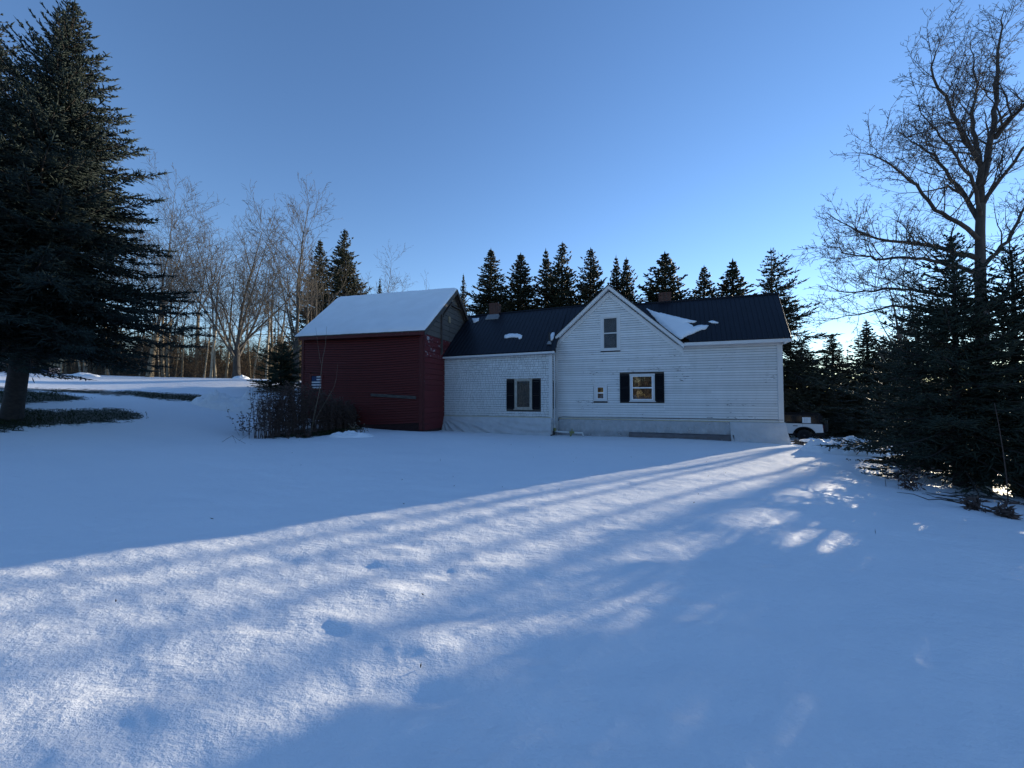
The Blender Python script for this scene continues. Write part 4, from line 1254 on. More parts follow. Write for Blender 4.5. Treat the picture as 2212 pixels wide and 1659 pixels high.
def put(px, py, Y, vi, wf, lab, group=None, cat='spruce tree'):
    H_, proto = VAR[vi]; o = copy_tree(proto)
    x = (px - CX) / F * Y; gz0 = ground_z(x, Y); topz = at(px, py, Y)[2]; k = (topz - gz0) / (H_ + .2)
    o.location = (x, Y, gz0); o.rotation_euler = (0, 0, random.uniform(0, 6.28)); o.scale = (k * wf, k * wf, k)
    if 'group' in o: del o['group']
    return tag(o, lab, cat, group)
x, Y = (1672 - CX) / F * 30, 30
gz0 = ground_z(x, Y)
make_spruce('spruce_tree', (x, Y, gz0), at(1668, 540, 30)[2] - gz0, 4.1, 2.2, 41, 'biggest ragged spruce leaning out past the right end of the roof', whorl=.46, step=.18, twig_r=.045, prof=.68, sub=4, mt='needles_far', twig_len=1.5, gap=.12, asym=(-.3, .3), shed=.2, up=-15, var=(.45, 1.2))
put(1735, 738, 33, 2, 2.1, 'low dark spruce behind the parked off-road car')
put(1800, 720, 38, 0, 1.9, 'spruce with see through crown right of the parked off-road car')
put(1876, 690, 42, 3, 1.6, 'distant spruce above the snow bank on the right')
put(1912, 722, 47, 1, 1.5, 'olive toned spruce close behind the right snow bank')
for (px_, py_, Y_, lb_) in ((2044, 700, 41, 'narrow spruce added to streak the snow with shade, left of the low sun'),):
    put(px_, py_, Y_, 0, .85, lb_)  # added tree, its top shaped to throw a shade streak over the lit snow
put(1950, 700, 60, 2, 1.4, 'spruce showing through the boughs of the near right spruces')
put(1000, 590, 44, 0, .62, 'thin yellowish conifer between the barn peak and the wing chimney')
put(740, 493, 60, 2, 1.15, 'tall spruce behind the left half of the barn roof')
put(686, 515, 63, 1, 1.05, 'spruce behind the bare tree at the left end of the barn')
put(818, 598, 58, 3, .6, 'little spruce tip just above the barn ridge')
x, Y = (606 - CX) / F * 27, 27
make_spruce('pine_tree', (x, Y, ground_z(x, Y)), 3.4, 2.5, .05, 51, 'small bushy green pine between the dark shrub and the barn', whorl=.22, step=.10, twig_r=.03, prof=.5, sub=3, mt='needles_pine', var=(.4, 1.2), gap=.15)
bpy.data.objects[-1] if False else None

n = 1000
a = rng.random(n) * 6.283; rd = rng.uniform(86, 130, n)
tx, ty = rd * np.sin(a), rd * np.cos(a); tz = base_z(tx, ty); th = rng.uniform(8, 14, n) + 3.0 * (tx > 20)
A, B, Q = [], [], []
for k in range(44):
    u = rng.random(n) ** .8; az = rng.random(n) * 6.283; L = (1.05 - u) * rng.uniform(1.2, 2.4, n)
    P = np.stack([tx, ty, tz + th * (.06 + .94 * u)], 1)
    A.append(P); B.append(P + np.stack([L * np.cos(az), L * np.sin(az), L * rng.normal(-.1, .35, n)], 1)); Q.append(rng.uniform(.18, .38, n) * (1.15 - .6 * u))
P = np.stack([tx, ty, tz - .5], 1); A.append(P); B.append(P + np.stack([0 * tx, 0 * tx, th + 1.3], 1)); Q.append(np.full(n, .16))
v, t_ = spindles(np.concatenate(A), np.concatenate(B), np.concatenate(Q))
tag(link_mesh('distant_woods', v, [t_], M['needles_far']), 'far dark line of conifer woods all round the fields', 'woods', None, 'stuff')

# ------------------------------------------------------------------ bare maple on the right, limbs laid out one by one
mY = 11.6
root = empty('bare_maple', gpos(2122, mY), 0, 'large bare maple with many fine twigs rising behind the right spruces', 'bare tree')
def L3(pts, y0, y1):
    n = len(pts)
    return [Vector(at(px, py, y0 + (y1 - y0) * i / (n - 1))) - Vector(root.location) for i, (px, py) in enumerate(pts)]
limbs = [
    ([(2122, 1020), (2124, 900), (2122, 760), (2118, 620), (2117, 500), (2119, 440)], mY, mY, .175, .10),
    ([(2119, 440), (2119, 360), (2109, 332), (2089, 304), (2057, 248), (2037, 208), (2013, 144), (2023, 108)], mY, mY - .8, .095, .016),
    ([(2119, 400), (2133, 348), (2145, 292), (2151, 220), (2153, 140), (2169, 24)], mY, mY + .6, .11, .016),
    ([(2148, 300), (2185, 256), (2212, 224), (2260, 150)], mY + .3, mY - 1, .09, .02),
    ([(2109, 335), (2100, 250), (2112, 180), (2098, 90)], mY, mY + 1.2, .07, .012),
    ([(2117, 480), (2085, 420), (2029, 352), (1973, 304), (1941, 286)], mY, mY + 1.5, .08, .013),
    ([(2116, 520), (2073, 480), (2021, 452), (1981, 400), (1933, 364), (1885, 332), (1840, 330)], mY, mY - 1.2, .075, .010),
    ([(2117, 560), (2025, 532), (1893, 518), (1833, 488), (1785, 458)], mY, mY + 1.0, .09, .012),
    ([(2118, 590), (1997, 556), (1893, 560), (1840, 548), (1776, 528)], mY, mY - 1.6, .075, .010),
    ([(2118, 650), (1949, 624), (1890, 628), (1833, 632), (1768, 618)], mY, mY - .4, .075, .010),
    ([(2120, 700), (1985, 664), (1925, 662), (1831, 686), (1776, 688)], mY, mY + 1.6, .07, .010),
    ([(2119, 450), (2165, 380), (2212, 320), (2280, 250)], mY, mY - 1, .075, .013),
    ([(2120, 580), (2177, 520), (2212, 448), (2290, 380)], mY, mY + .6, .075, .013),
    ([(2119, 470), (2095, 380), (2060, 330), (2010, 270), (1985, 230)], mY, mY - 2.2, .06, .010),
    ([(2121, 690), (2190, 610), (2260, 560)], mY, mY - .6, .08, .015),
    ([(2085, 420), (2050, 405), (1990, 415), (1930, 420)], mY + .4, mY + 2.6, .05, .010),
]
tsegs, csegs = [], []
rnd = random.Random(5)
PM_ = dict(levels=4, seg=[.5, .22, .13, .09], taper=[.2, .3, .4, .6], start=[.2, .15, .12, .1], gap=[.3, .11, .065, .1], jit=[.1, .13, .17, .2],
           trop=[.03, .04, .05, .05], ang=[45, 46, 46, 45], ratio=[.5, .42, .42, .4], apical=[.6, .55, .5, .5], rr=[.5, .55, .6, .6], rmin=.0045, lmin=.05)
for li, (pts, y0, y1, r0, r1) in enumerate(limbs):
    if li: r0, r1 = r0 * .86, r1 * .86
    P3 = L3(pts, y0, y1)
    n = len(P3)
    # finer polyline with crooks
    fine_ = []
    for i in range(n - 1):
        m_ = max(2, int((P3[i + 1] - P3[i]).length / .28))
        for k_ in range(m_):
            q = P3[i].lerp(P3[i + 1], k_ / m_)
            if 0 < i * m_ + k_ and li > 0: q = q + Vector((rnd.gauss(0, .022), rnd.gauss(0, .022), rnd.gauss(0, .022)))
            fine_.append(q)
    fine_.append(P3[-1]); n = len(fine_)
    for i in range(n - 1):
        ra, rb = r0 + (r1 - r0) * i / (n - 1), r0 + (r1 - r0) * (i + 1) / (n - 1)
        (tsegs if li == 0 else csegs).append((fine_[i], fine_[i + 1], ra, rb, 0))
        t_ = i / (n - 1)
        if li > 0 and t_ > .12:
            for rep in range(2 if t_ < .5 else 3):
                if rnd.random() < .85:
                    d = (fine_[i + 1] - fine_[i]).normalized()
                    ax = d.orthogonal().normalized(); ax.rotate(Matrix.Rotation(rnd.uniform(0, 6.283), 3, d))
                    cd = d.copy(); cd.rotate(Matrix.Rotation(R(rnd.gauss(48, 10)), 3, ax)); cd = (cd + Vector((0, 0, .18))).normalized()
                    grow(csegs, fine_[i], cd, rnd.uniform(.7, 1.75) * (1.15 - .45 * t_), max(.007, ra * .4), 1, PM_, rnd)
v, polys = segs_to_mesh(tsegs, .01)
mtk = link_mesh('trunk', v, polys, M['bark'], root, smooth=True)
v, polys = segs_to_mesh(csegs, .02)
link_mesh('crown', v, polys, M['bark_dark'], root)
print('maple segs', len(csegs))

# ------------------------------------------------------------------ bare trees on the left
def bare_tree(name, loc, P, H_, r0, seed, label, fork=None, mt='bark', mc='twig_grey', group=None, cat='bare tree', lean=Vector((0, 0, 1)), dirs=None, trunk_h=.3):
    root = empty(name, loc, 0, label, cat, group)
    rnd = random.Random(seed)
    segs = []
    th = H_ * trunk_h
    p = Vector((0, 0, -.3)); d = lean.normalized(); n = max(3, int(th / .8)); rt = r0
    for i in range(n):
        d = (d + Vector((rnd.gauss(0, .02), rnd.gauss(0, .02), .02))).normalized()
        q = p + d * ((th + .3) / n); rb = r0 * (1 - .25 * (i + 1) / n)
        flare = 1.35 if i == 0 else 1
        segs.append((p, q, rt * flare, rb, 0)); p = q; rt = rb
    tn = len(segs)
    crown = []
    for (az, el, f, rr_) in (dirs or [(rnd.uniform(0, 6.28), 80, 1, .7)]):
        dd = Vector((math.cos(az) * math.cos(R(el)), math.sin(az) * math.cos(R(el)), math.sin(R(el))))
        at_ = segs[max(0, tn - 1 - rnd.randint(0, 1))][1]
        grow(crown, at_, dd, (H_ - th) * f, rt * rr_, 0, P, rnd)
    v, polys = segs_to_mesh(segs, .001); link_mesh('trunk', v, polys, M[mt], root, smooth=True)
    v, polys = segs_to_mesh(crown, .05); link_mesh('crown', v, polys, M[mc], root)
    return root
PB = dict(levels=5, seg=[.9, .55, .38, .32, .3], taper=[.10, .22, .4, .6, .7], start=[.10, .12, .1, .1, .1], gap=[.50, .42, .30, .26, .3], jit=[.03, .045, .07, .10, .1],
          trop=[.018, .030, .035, .03, .03], ang=[40, 38, 38, 38, 38], ratio=[.50, .46, .46, .5, .4], apical=[.55, .45, .40, .4, .5], rr=[.42, .48, .6, .6, .6], rmin=.009, lmin=.2)
def dirs_vase(n, el, seed, f=.95):
    r_ = random.Random(seed)
    return [(i * 6.283 / n + r_.uniform(-.3, .3), el + r_.uniform(-9, 9), f * r_.uniform(.85, 1.05), r_.uniform(.34, .46)) for i in range(n)] + [(0, 86, 1.0, .55)]
p = gpos(511, 36); h = at(511, 412, 36)[2] - p[2]
bare_tree('bare_tree', p, PB, h * .88, .36, 61, 'big bare tree with a wide vase shaped crown on the snowy crest', dirs=[(0, 88, 1.0, .62)] + [(i_ * 1.05 + .3, (50, 62, 46, 66, 54, 58)[i_], (.78, .90, .74, .92, .80, .85)[i_], .46) for i_ in range(6)], trunk_h=.17, mt='bark')
p = gpos(638, 33); h = at(640, 385, 33)[2] - p[2]
bare_tree('bare_tree', p, PB, h * .90, .30, 62, 'tall bare tree right behind the left end of the barn', dirs=[(0, 88, 1.0, .7), (0.4, 58, .62, .34), (2.4, 62, .68, .36), (4.2, 60, .6, .34), (5.3, 70, .8, .4), (3.3, 72, .82, .4)], trunk_h=.22, mt='bark')
p = gpos(322, 37); h = at(335, 350, 37)[2] - p[2]
bare_tree('bare_tree', p, PB, h * .92, .28, 63, 'tall pale bare tree rising just right of the huge spruce', dirs=dirs_vase(5, 58, 8, .9), trunk_h=.26, mt='aspen', lean=Vector((.10, 0, 1)))
p = gpos(425, 44); h = at(425, 435, 44)[2] - p[2]
bare_tree('bare_tree', p, PB, h * .92, .20, 64, 'thinner bare tree between the pale one and the vase shaped one', dirs=dirs_vase(4, 66, 9, .8), trunk_h=.4, mt='aspen')
p = gpos(832, 50); h = at(830, 556, 50)[2] - p[2]
bare_tree('bare_tree', p, PB, h, .16, 65, 'bare tree whose fine crown shows above the barn ridge', dirs=dirs_vase(6, 66, 10, .62), trunk_h=.45, mt='twig', mc='twig')
p = gpos(917, 46); h = at(917, 572, 46)[2] - p[2]
bare_tree('bare_tree', p, dict(PB, gap=[.9, .6, .45, .5, .5]), h, .12, 66, 'sparse bare sapling top above the right half of the barn ridge', dirs=[(0, 85, .8, .6), (2, 62, .45, .4), (4, 66, .4, .4)], trunk_h=.5, mt='twig', mc='twig')

# woodland edge: slender birches and poplars
PS = dict(levels=3, seg=[1.0, .6, .4], taper=[.15, .35, .5], start=[.12, .12, .1], gap=[.6, .38, .3], jit=[.03, .08, .1], trop=[.03, .07, .05],
          ang=[40, 42, 40], ratio=[.26, .4, .4], apical=[.45, .5, .5], rr=[.4, .5, .6], rmin=.011, lmin=.2)
protos = []
for i, (hh, r0, mt, mc, th, nd) in enumerate(((15, .14, 'birch', 'twig', .46, 1), (13, .10, 'birch', 'twig', .42, 2), (14, .15, 'aspen', 'twig_grey', .45, 2), (11, .08, 'aspen', 'twig', .4, 2), (15, .16, 'aspen', 'twig_grey', .48, 2), (9, .06, 'birch', 'twig', .4, 2))):
    dd = [(0, 86, 1.0, .85)] + ([(1.5 + i, 70, .7, .5)] if nd > 1 else [])
    o = bare_tree('birch_tree' if mt == 'birch' else 'poplar_tree', (0, 0, 0), PS, hh, r0, 70 + i, 'x', dirs=dd, trunk_h=th, mt=mt, mc=mc, lean=Vector((.05 * (i % 3 - .5), 0, 1)))
    protos.append((o, hh, mt))
first = set()
def place_thin(px, Y, vi, k, extra_lean=0.0):
    o, hh, mt = protos[vi]
    if vi in first: o = copy_tree(o)
    first.add(vi)
    x = (px - CX) / F * Y
    o.location = (x, Y, ground_z(x, Y) - .05); o.rotation_euler = (random.uniform(-.05, .05), random.uniform(-.05, .09) + extra_lean, random.uniform(0, 6.28)); o.scale = (k * random.uniform(.85, 1.15), k * random.uniform(.85, 1.15), k)
    birchy = mt == 'birch'
    tag(o, 'slender pale birch among many at the sunlit woodland edge' if birchy else 'slender tan poplar among many at the sunlit woodland edge', 'birch tree' if birchy else 'poplar tree',
        'birches at the woodland edge' if birchy else 'poplars at the woodland edge')
for px, Y, vi, k in ((455, 39, 0, 1.0), (465, 39.3, 1, 1.05), (440, 40, 5, 1.1), (487, 40, 2, .95), (575, 38.5, 0, .9), (583, 40, 3, 1.1), (352, 38, 4, .9), (362, 39, 2, .9), (392, 40, 3, 1.1), (548, 41, 1, .95),
                     (540, 43, 3, 1.1), (230, 39, 4, .85), (232, 40, 0, .8), (172, 40, 1, .85), (185, 41, 5, 1.1), (140, 40, 3, 1.0), (120, 38, 2, .9), (128, 39, 4, .9), (18, 37, 4, .9), (95, 42, 1, .9), (205, 42, 2, .8), (255, 43, 3, 1.0), (300, 41, 5, 1.2)):
    place_thin(px, Y, vi, k)
rr_ = random.Random(91)
for i in range(58):
    px = rr_.uniform(-140, 690); Y = 39.5 + 24 * rr_.random() ** 1.4 * min(1, max(.2, (760 - px) / 420))
    place_thin(px, Y, rr_.choice((0, 1, 2, 3, 3, 4, 5, 5)), rr_.uniform(.7, 1.05), rr_.uniform(-.04, .06))
# brush under the trees: one tangled mass
n = 17000
pxs = rng.uniform(-160, 690, n); Ys = np.where(rng.random(n) < .25, 39.5 + 5 * rng.random(n), 44 + 17 * rng.random(n))
xs = (pxs - CX) / F * Ys; zs = base_z(xs, Ys)
A = np.stack([xs, Ys, zs + rng.random(n) ** 1.5 * 4.6 - .1], 1)
d = np.stack([rng.normal(0, .65, n), rng.normal(0, .65, n), rng.normal(.55, .45, n)], 1); d /= np.linalg.norm(d, axis=1, keepdims=True)
ln = rng.uniform(.6, 2.3, n)[:, None]
mid = A + d * ln * .55; B = mid + (d + rng.normal(0, .3, (n, 3))) * ln * .5
r0 = rng.uniform(.008, .022, n)
v, polys = join([prisms(A, mid, r0, r0 * .8, 3), prisms(mid, B, r0 * .8, r0 * .4, 3)])
tag(link_mesh('undergrowth', v, polys, M['thicket']), 'tangle of brown brush filling the woods behind the snowy crest', 'undergrowth', None, 'stuff')
# dark conifer understory deep in the woods
for i in range(26):
    px = -140 + i * 34 + random.uniform(-14, 14); Y = random.uniform(62, 76)
    o = put(px, random.uniform(716, 762), Y, random.choice((0, 1, 3)), 1.9, 'dark conifer deep in the woods behind the thin trunks', 'dark conifers deep in the woods', 'conifer')
# trees behind the photographer, seen mirrored in the panes
for i in range(30):
    x = -30 + i * 2.0 + random.uniform(-1, 1); Y = -random.uniform(22, 36)
    o = copy_tree(protos[(0, 2, 4, 1)[i % 4]][0]); k = random.uniform(.7, 1.0)
    o.location = (x, Y, ground_z(x, Y)); o.scale = (k, k, k); o.rotation_euler = (0, 0, random.uniform(0, 6.28))
    bl2 = o['category'] == 'birch tree'
    tag(o, 'bare %s across the yard, mirrored in the house windows' % ('birch' if bl2 else 'poplar'), o['category'], 'trees mirrored in the windows')

n = 9000
xs = rng.uniform(-38, 38, n); ys = -24 - 22 * rng.random(n)
A = np.stack([xs, ys, base_z(xs, ys) + rng.random(n) * 9], 1)
d = np.stack([rng.normal(0, .5, n), rng.normal(0, .5, n), rng.normal(.7, .4, n)], 1); d /= np.linalg.norm(d, axis=1, keepdims=True)
r0 = rng.uniform(.03, .08, n)
v, t_ = prisms(A, A + d * rng.uniform(.8, 3.0, (n, 1)), r0, r0 * .5, 3)
tag(link_mesh('undergrowth', v, [t_], M['thicket']), 'brown brush across the yard, mirrored in the window panes', 'undergrowth', None, 'stuff')
# right side: brush and conifers where the land falls away
n = 6000
pxs = rng.uniform(1690, 2330, n); Ys = 37 + 38 * rng.random(n)
xs = (pxs - CX) / F * Ys
A = np.stack([xs, Ys, base_z(xs, Ys) + rng.random(n) ** 2 * 3.2 - .1], 1)
d = np.stack([rng.normal(0, .6, n), rng.normal(0, .6, n), rng.normal(.6, .4, n)], 1); d /= np.linalg.norm(d, axis=1, keepdims=True)
r0 = rng.uniform(.010, .028, n)
v, t_ = prisms(A, A + d * rng.uniform(.5, 1.8, (n, 1)), r0, r0 * .4, 3)
tag(link_mesh('undergrowth', v, [t_], M['twig']), 'low dark brush beyond the driveway at right', 'undergrowth', None, 'stuff')
for i in range(9):
    px = 1700 + i * 64 + random.uniform(-14, 14); Y = random.uniform(56, 72)
    put(px, random.uniform(815, 850), Y, random.choice((0, 1, 2, 3)), 2.6, 'far dark conifer beyond the driveway at right', 'far conifers beyond the driveway', 'conifer')
for (px, Y, k, vi) in ((1925, 33, .95, 2), (1962, 36, 1.1, 4), (2000, 31, 1.0, 2), (2045, 34, .95, 4), (2100, 40, 1.1, 0)):
    o = copy_tree(protos[vi][0]); x = (px - CX) / F * Y
    o.location = (x, Y, ground_z(x, Y)); o.scale = (k * 1.2, k * 1.2, k); o.rotation_euler = (0, 0, random.uniform(0, 6.28))
    tag(o, {1925: 'bare tree nearest the roof end among those in the low sun', 1962: 'second bare tree from the left among those in the low sun', 2000: 'bare tree in the middle of those behind the left near spruce', 2045: 'bare tree just left of the maple trunk, behind the spruces', 2100: 'bare tree hidden most by the maple trunk, behind the spruces'}[px], 'bare tree', 'bare trees behind the right spruces')

# ------------------------------------------------------------------ dark shrub before the barn
def stalk_cluster(n, box_fn, hmin, hmax, r0, buds, rnd, lean=.10, bud_size=(.02, .05), curve=.05):
    A, B, ra, rb, SA, SB, SR = [], [], [], [], [], [], []
    for i in range(n):
        x, y, z0, k = box_fn(rnd)
        H_ = rnd.uniform(hmin, hmax) * k
        d = Vector((rnd.gauss(0, lean), rnd.gauss(0, lean), 1)).normalized(); p = Vector((x, y, z0 - .05)); n_ = 5
        r_ = r0 * rnd.uniform(.7, 1.3)
        for j in range(n_):
            d = (d + Vector((rnd.gauss(0, curve), rnd.gauss(0, curve), .02))).normalized(); q = p + d * (H_ / n_)
            A.append(tuple(p)); B.append(tuple(q)); ra.append(r_ * (1 - j / n_ * .7)); rb.append(r_ * (1 - (j + 1) / n_ * .7))
            if j >= 1:
                for b_ in range(buds):
                    s = p.lerp(q, rnd.random()); w_ = Vector((rnd.gauss(0, 1), rnd.gauss(0, 1), rnd.uniform(-.6, 1.4))).normalized()
                    SA.append(tuple(s)); SB.append(tuple(s + w_ * rnd.uniform(.06, .17))); SR.append(rnd.uniform(*bud_size) * .6)
            p = q
    parts = [prisms(A, B, ra, rb, 3)]
    sp = spindles(SA, SB, SR) if SA else None
    return parts[0], sp
rnd = random.Random(44)
c0, c1_ = on_ground(534, 948), on_ground(775, 920)
def shrub_box(rn):
    a = rn.random()
    x = c0[0] + (c1_[0] - c0[0]) * a + rn.gauss(0, .10); y = c0[1] + (c1_[1] - c0[1]) * a * .8 + rn.uniform(0.05, 1.5)
    k = (1.0 - .55 * max(0, (a - .35) / .65) ** 1.3) * (0.85 + .15 * min(1, a / .06))
    return x, y, ground_z(x, y), k
st_, sp_ = stalk_cluster(580, shrub_box, 1.5, 2.35, .010, 4, rnd, lean=.07)
root = empty('dark_shrub', (float(c0[0] + c1_[0]) / 2, float(c0[1]) + .6, ground_z((c0[0] + c1_[0]) / 2, c0[1] + .6)), 0, 'wide dark leafless shrub of upright stems against the barn corner', 'shrub')
off = np.array(root.location)
link_mesh('stems', st_[0] - off, [st_[1]], M['stalk'], root)['kind'] = 'stuff'
link_mesh('seed_heads', sp_[0] - off, [sp_[1]], M['stalk'], root)['kind'] = 'stuff'
# arching weeds at the left side of the shrub
def weed(name, px, py, n, h0, h1, label, lean=.3, buds=2, mt='stalk', r0=.006, spread=.12, group=None):
    g = on_ground(px, py); rn = random.Random(int(px * 7 + py))
    s_, b_ = stalk_cluster(n, lambda r_: (g[0] + r_.gauss(0, spread), g[1] + r_.gauss(0, spread), ground_z(g[0], g[1]), 1), h0, h1, r0, buds, rn, lean=lean, curve=.12)
    root = empty(name, (g[0], g[1], ground_z(g[0], g[1])), 0, label, 'weeds', group); of = np.array(root.location)
    link_mesh('stems', s_[0] - of, [s_[1]], M[mt], root)['kind'] = 'stuff'
    if b_: link_mesh('seed_heads', b_[0] - of, [b_[1]], M[mt], root)['kind'] = 'stuff'
    return root
weed('weed_clump', 536, 940, 9, .7, 1.5, 'loose weeds leaning out at the left end of the dark shrub', .28, 3, spread=.15)
weed('weed_clump', 1965, 1056, 24, .25, .75, 'dense dark weed clump in snow at the foot of the right spruces', .38, 1, r0=.005, spread=.15)
weed('weed_clump', 2112, 1104, 14, .12, .34, 'low dead weed tuft beside the fallen brush at right', .5, 2, r0=.005, spread=.06)
weed('weed_clump', 2178, 1122, 9, .1, .36, 'single dead seed stalk tuft nearest the right picture edge', .25, 3, r0=.005, spread=.04)
weed('weed_clump', 2140, 1052, 7, .3, .62, 'pale dry stalks in front of the right spruces', .22, 2, mt='stalk_tan', r0=.007, spread=.35)
weed('weed_clump', 640, 945, 12, .12, .4, 'small dead tufts poking through snow before the dark shrub', .5, 3, spread=.4)
weed('weed_clump', 765, 935, 16, .2, .6, 'thin tan stems leaning over the leaf pile by the barn', .5, 1, mt='stalk_tan', r0=.004, spread=.3)
def stick(name, pts_px, Ys, r0, r1, mt, label, cat='sapling', branches=None):
    P3 = [Vector(at(px, py, Y)) for (px, py), Y in zip(pts_px, Ys)]
    base = P3[0].copy()
    mb = MB(); n = len(P3)
    mb.tube([q - base for q in P3], [r0 + (r1 - r0) * i / (n - 1) for i in range(n)], 6)
    for bp, by, br0, br1 in (branches or []):
        Q = [Vector(at(px, py, Y)) - base for (px, py), Y in zip(bp, by)]
        mb.tube(Q, [br0 + (br1 - br0) * i / (len(Q) - 1) for i in range(len(Q))], 5)
    o = mb.build(name, M[mt], None, smooth=True); o.location = base
    return tag(o, label, cat)
g = on_ground(671, 938)
stick('forked_sapling', [(671, 940), (678, 900), (690, 845), (694, 800), (697, 775), (703, 745), (706, 705)], [g[1]] * 7, .020, .004, 'stalk_tan', 'thin pale forked sapling standing in front of the red barn', 'sapling',
      [([(675, 920), (690, 890), (708, 860), (722, 835), (727, 815), (730, 785)], [g[1]] * 6, .013, .003), ([(695, 792), (690, 770), (686, 740), (682, 708)], [g[1]] * 4, .009, .003)])
g = on_ground(2178, 1086)
stick('bent_sapling', [(2178, 1088), (2174, 1030), (2166, 970), (2158, 920), (2148, 870)], [g[1]] * 5, .010, .004, 'stalk', 'tall thin bare stem slanting up in front of the right spruces', 'sapling')
g = on_ground(485, 955)
stick('bent_weed', [(478, 956), (490, 948), (502, 941), (515, 950), (530, 958)], [g[1]] * 5, .006, .004, 'stalk', 'bent dead stem arching over snow left of the dark shrub', 'stem', [([(502, 941), (508, 952), (512, 962)], [g[1]] * 3, .004, .003), ([(516, 952), (528, 944), (538, 938)], [g[1]] * 3, .004, .003)])

# ------------------------------------------------------------------ heaps of snow, debris
def heap(name, px, py, wx, wy, h, seed, label, mt='snow', cat='snow bank', n=70, rough=.5, rz=0.0):
    g = on_ground(px, py); v, f = [], []
    ca, sa = math.cos(rz), math.sin(rz)
    for j in range(n + 1):
        for i in range(n + 1):
            a, b_ = -1 + 2 * i / n, -1 + 2 * j / n
            q = max(0, 1 - (a * a + b_ * b_))
            x0, y0 = a * wx, b_ * wy
            x, y = ca * x0 - sa * y0, sa * x0 + ca * y0
            nz_ = float(fbm((x + seed) * 2.2 / max(.5, wx * .6), y * 2.2 / max(.5, wx * .6), 4, seed))
            lump = abs(float(vnoise(x * 4.2 + seed, y * 4.2, seed + 3))) + .5 * abs(float(vnoise(x * 9 + seed, y * 9, seed + 4)))
            zz = h * q ** .8 * (1 + rough * 1.6 * nz_) + (lump * .28 * h * rough * 2 * min(1, q * 4))
            X, Y = g[0] + x, g[1] + wy * .8 + y
            v.append((x, y, ground_z(X, Y) - ground_z(g[0], g[1] + wy * .8) + (zz if q > 0.02 else -.08)))
    for j in range(n):
        for i in range(n):
            q = j * (n + 1) + i; f.append((q, q + 1, q + n + 2, q + n + 1))
    o = MB().add(v, f).build(name, M[mt], None, smooth=True); o.location = (g[0], g[1] + wy * .8, ground_z(g[0], g[1] + wy * .8))
    return tag(o, label, cat)
heap('snow_bank', 470, 884, 1.9, 1.1, .52, 3, 'ploughed lumpy snow bank beside the driveway left of the dark shrub', rough=.8)
heap('snow_bank', 1860, 985, 1.5, .9, .36, 5, 'lumpy snow bank by the boughs right of the parked car', rough=.8)
heap('snow_bank', 1800, 958, 1.7, .8, .20, 6, 'low rough snow ridge behind the dark wood pieces by the car', rough=.8)
heap('snow_bank', 530, 880, .9, .7, .42, 8, 'small snow heap right of the ploughed bank near the shrub', rough=.8)
heap('snow_bank', 512, 818.5, .7, .6, .28, 9, 'small white snow mound at the foot of the vase shaped bare tree', rough=.3, n=30)
heap('snow_bank', 165, 812.5, 1.1, .8, .26, 10, 'small snow mound on the crest seen under the huge spruce', rough=.3, n=30)
heap('snow_bank', 750, 945, .95, .5, .16, 13, 'low snow hummock under the leaf pile by the barn', rough=.6)
# leaf and plant debris before the barn
def litter(name, px, py, wx, wy, h, n, label, mt='leaf_litter', size=(.05, .14)):
    g = on_ground(px, py); z0 = ground_z(g[0], g[1])
    a = rng.normal(0, .45, (n, 2)); x, y = a[:, 0] * wx, a[:, 1] * wy
    zz = base_z(g[0] + x, g[1] + y) - z0 + rng.random(n) * h * np.exp(-(a ** 2).sum(1) * 2) + .01
    P = np.stack([x, y, zz], 1); d = rng.normal(0, 1, (n, 3)); d[:, 2] *= .35; d /= np.linalg.norm(d, axis=1, keepdims=True)
    v, t_ = spindles(P, P + d * rng.uniform(*size, (n, 1)), rng.uniform(.012, .03, n))
    o = link_mesh(name, v, [t_], M[mt]); o.location = (g[0], g[1], z0)
    return tag(o, label, 'leaf pile')
litter('leaf_pile', 752, 940, .38, .22, .22, 420, 'dark pile of frosted dead leaves on the snow before the barn')
litter('leaf_pile', 735, 922, .6, .3, .30, 420, 'heap of tan dead grass at the right foot of the dark shrub')
litter('leaf_pile', 1910, 1000, .9, .3, .05, 300, 'strip of fallen needles and leaves along the edge of the right spruces', size=(.04, .1))
# broken wood by the car
g = on_ground(1745, 962); z0 = ground_z(g[0], g[1]); rn = random.Random(8)
root = empty('wood_scraps', (g[0], g[1], z0), 0, 'dark broken wood scraps with a cap of snow near the house corner', 'wood scraps')
for i in range(9):
    x, y = rn.uniform(-.42, .42), rn.uniform(-.2, .35); a = rn.uniform(0, 3.1); l = rn.uniform(.15, .4)
    MB().bar((x - l * math.cos(a), y - l * math.sin(a), rn.uniform(0, .12)), (x + l * math.cos(a), y + l * math.sin(a), rn.uniform(.05, .24)), rn.uniform(.06, .12), rn.uniform(.05, .1)).build('wood_piece', M['dark_stick'], root, bevel=.008)
v, t_ = [], []
cap = bmesh.new(); bmesh.ops.create_icosphere(cap, subdivisions=3, radius=1)
for q in cap.verts:
    k = 1 + .25 * float(fbm(q.co.x * 2 + 3, q.co.y * 2 + q.co.z, 3, 71)); q.co = Vector((q.co.x * .26 * k - .08, q.co.y * .2 * k, .2 + q.co.z * .07 * k))
me = bpy.data.meshes.new('snow_cap'); cap.to_mesh(me); cap.free(); me.polygons.foreach_set('use_smooth', [True] * len(me.polygons)); link_data('snow_cap', me, M['snow'], root)
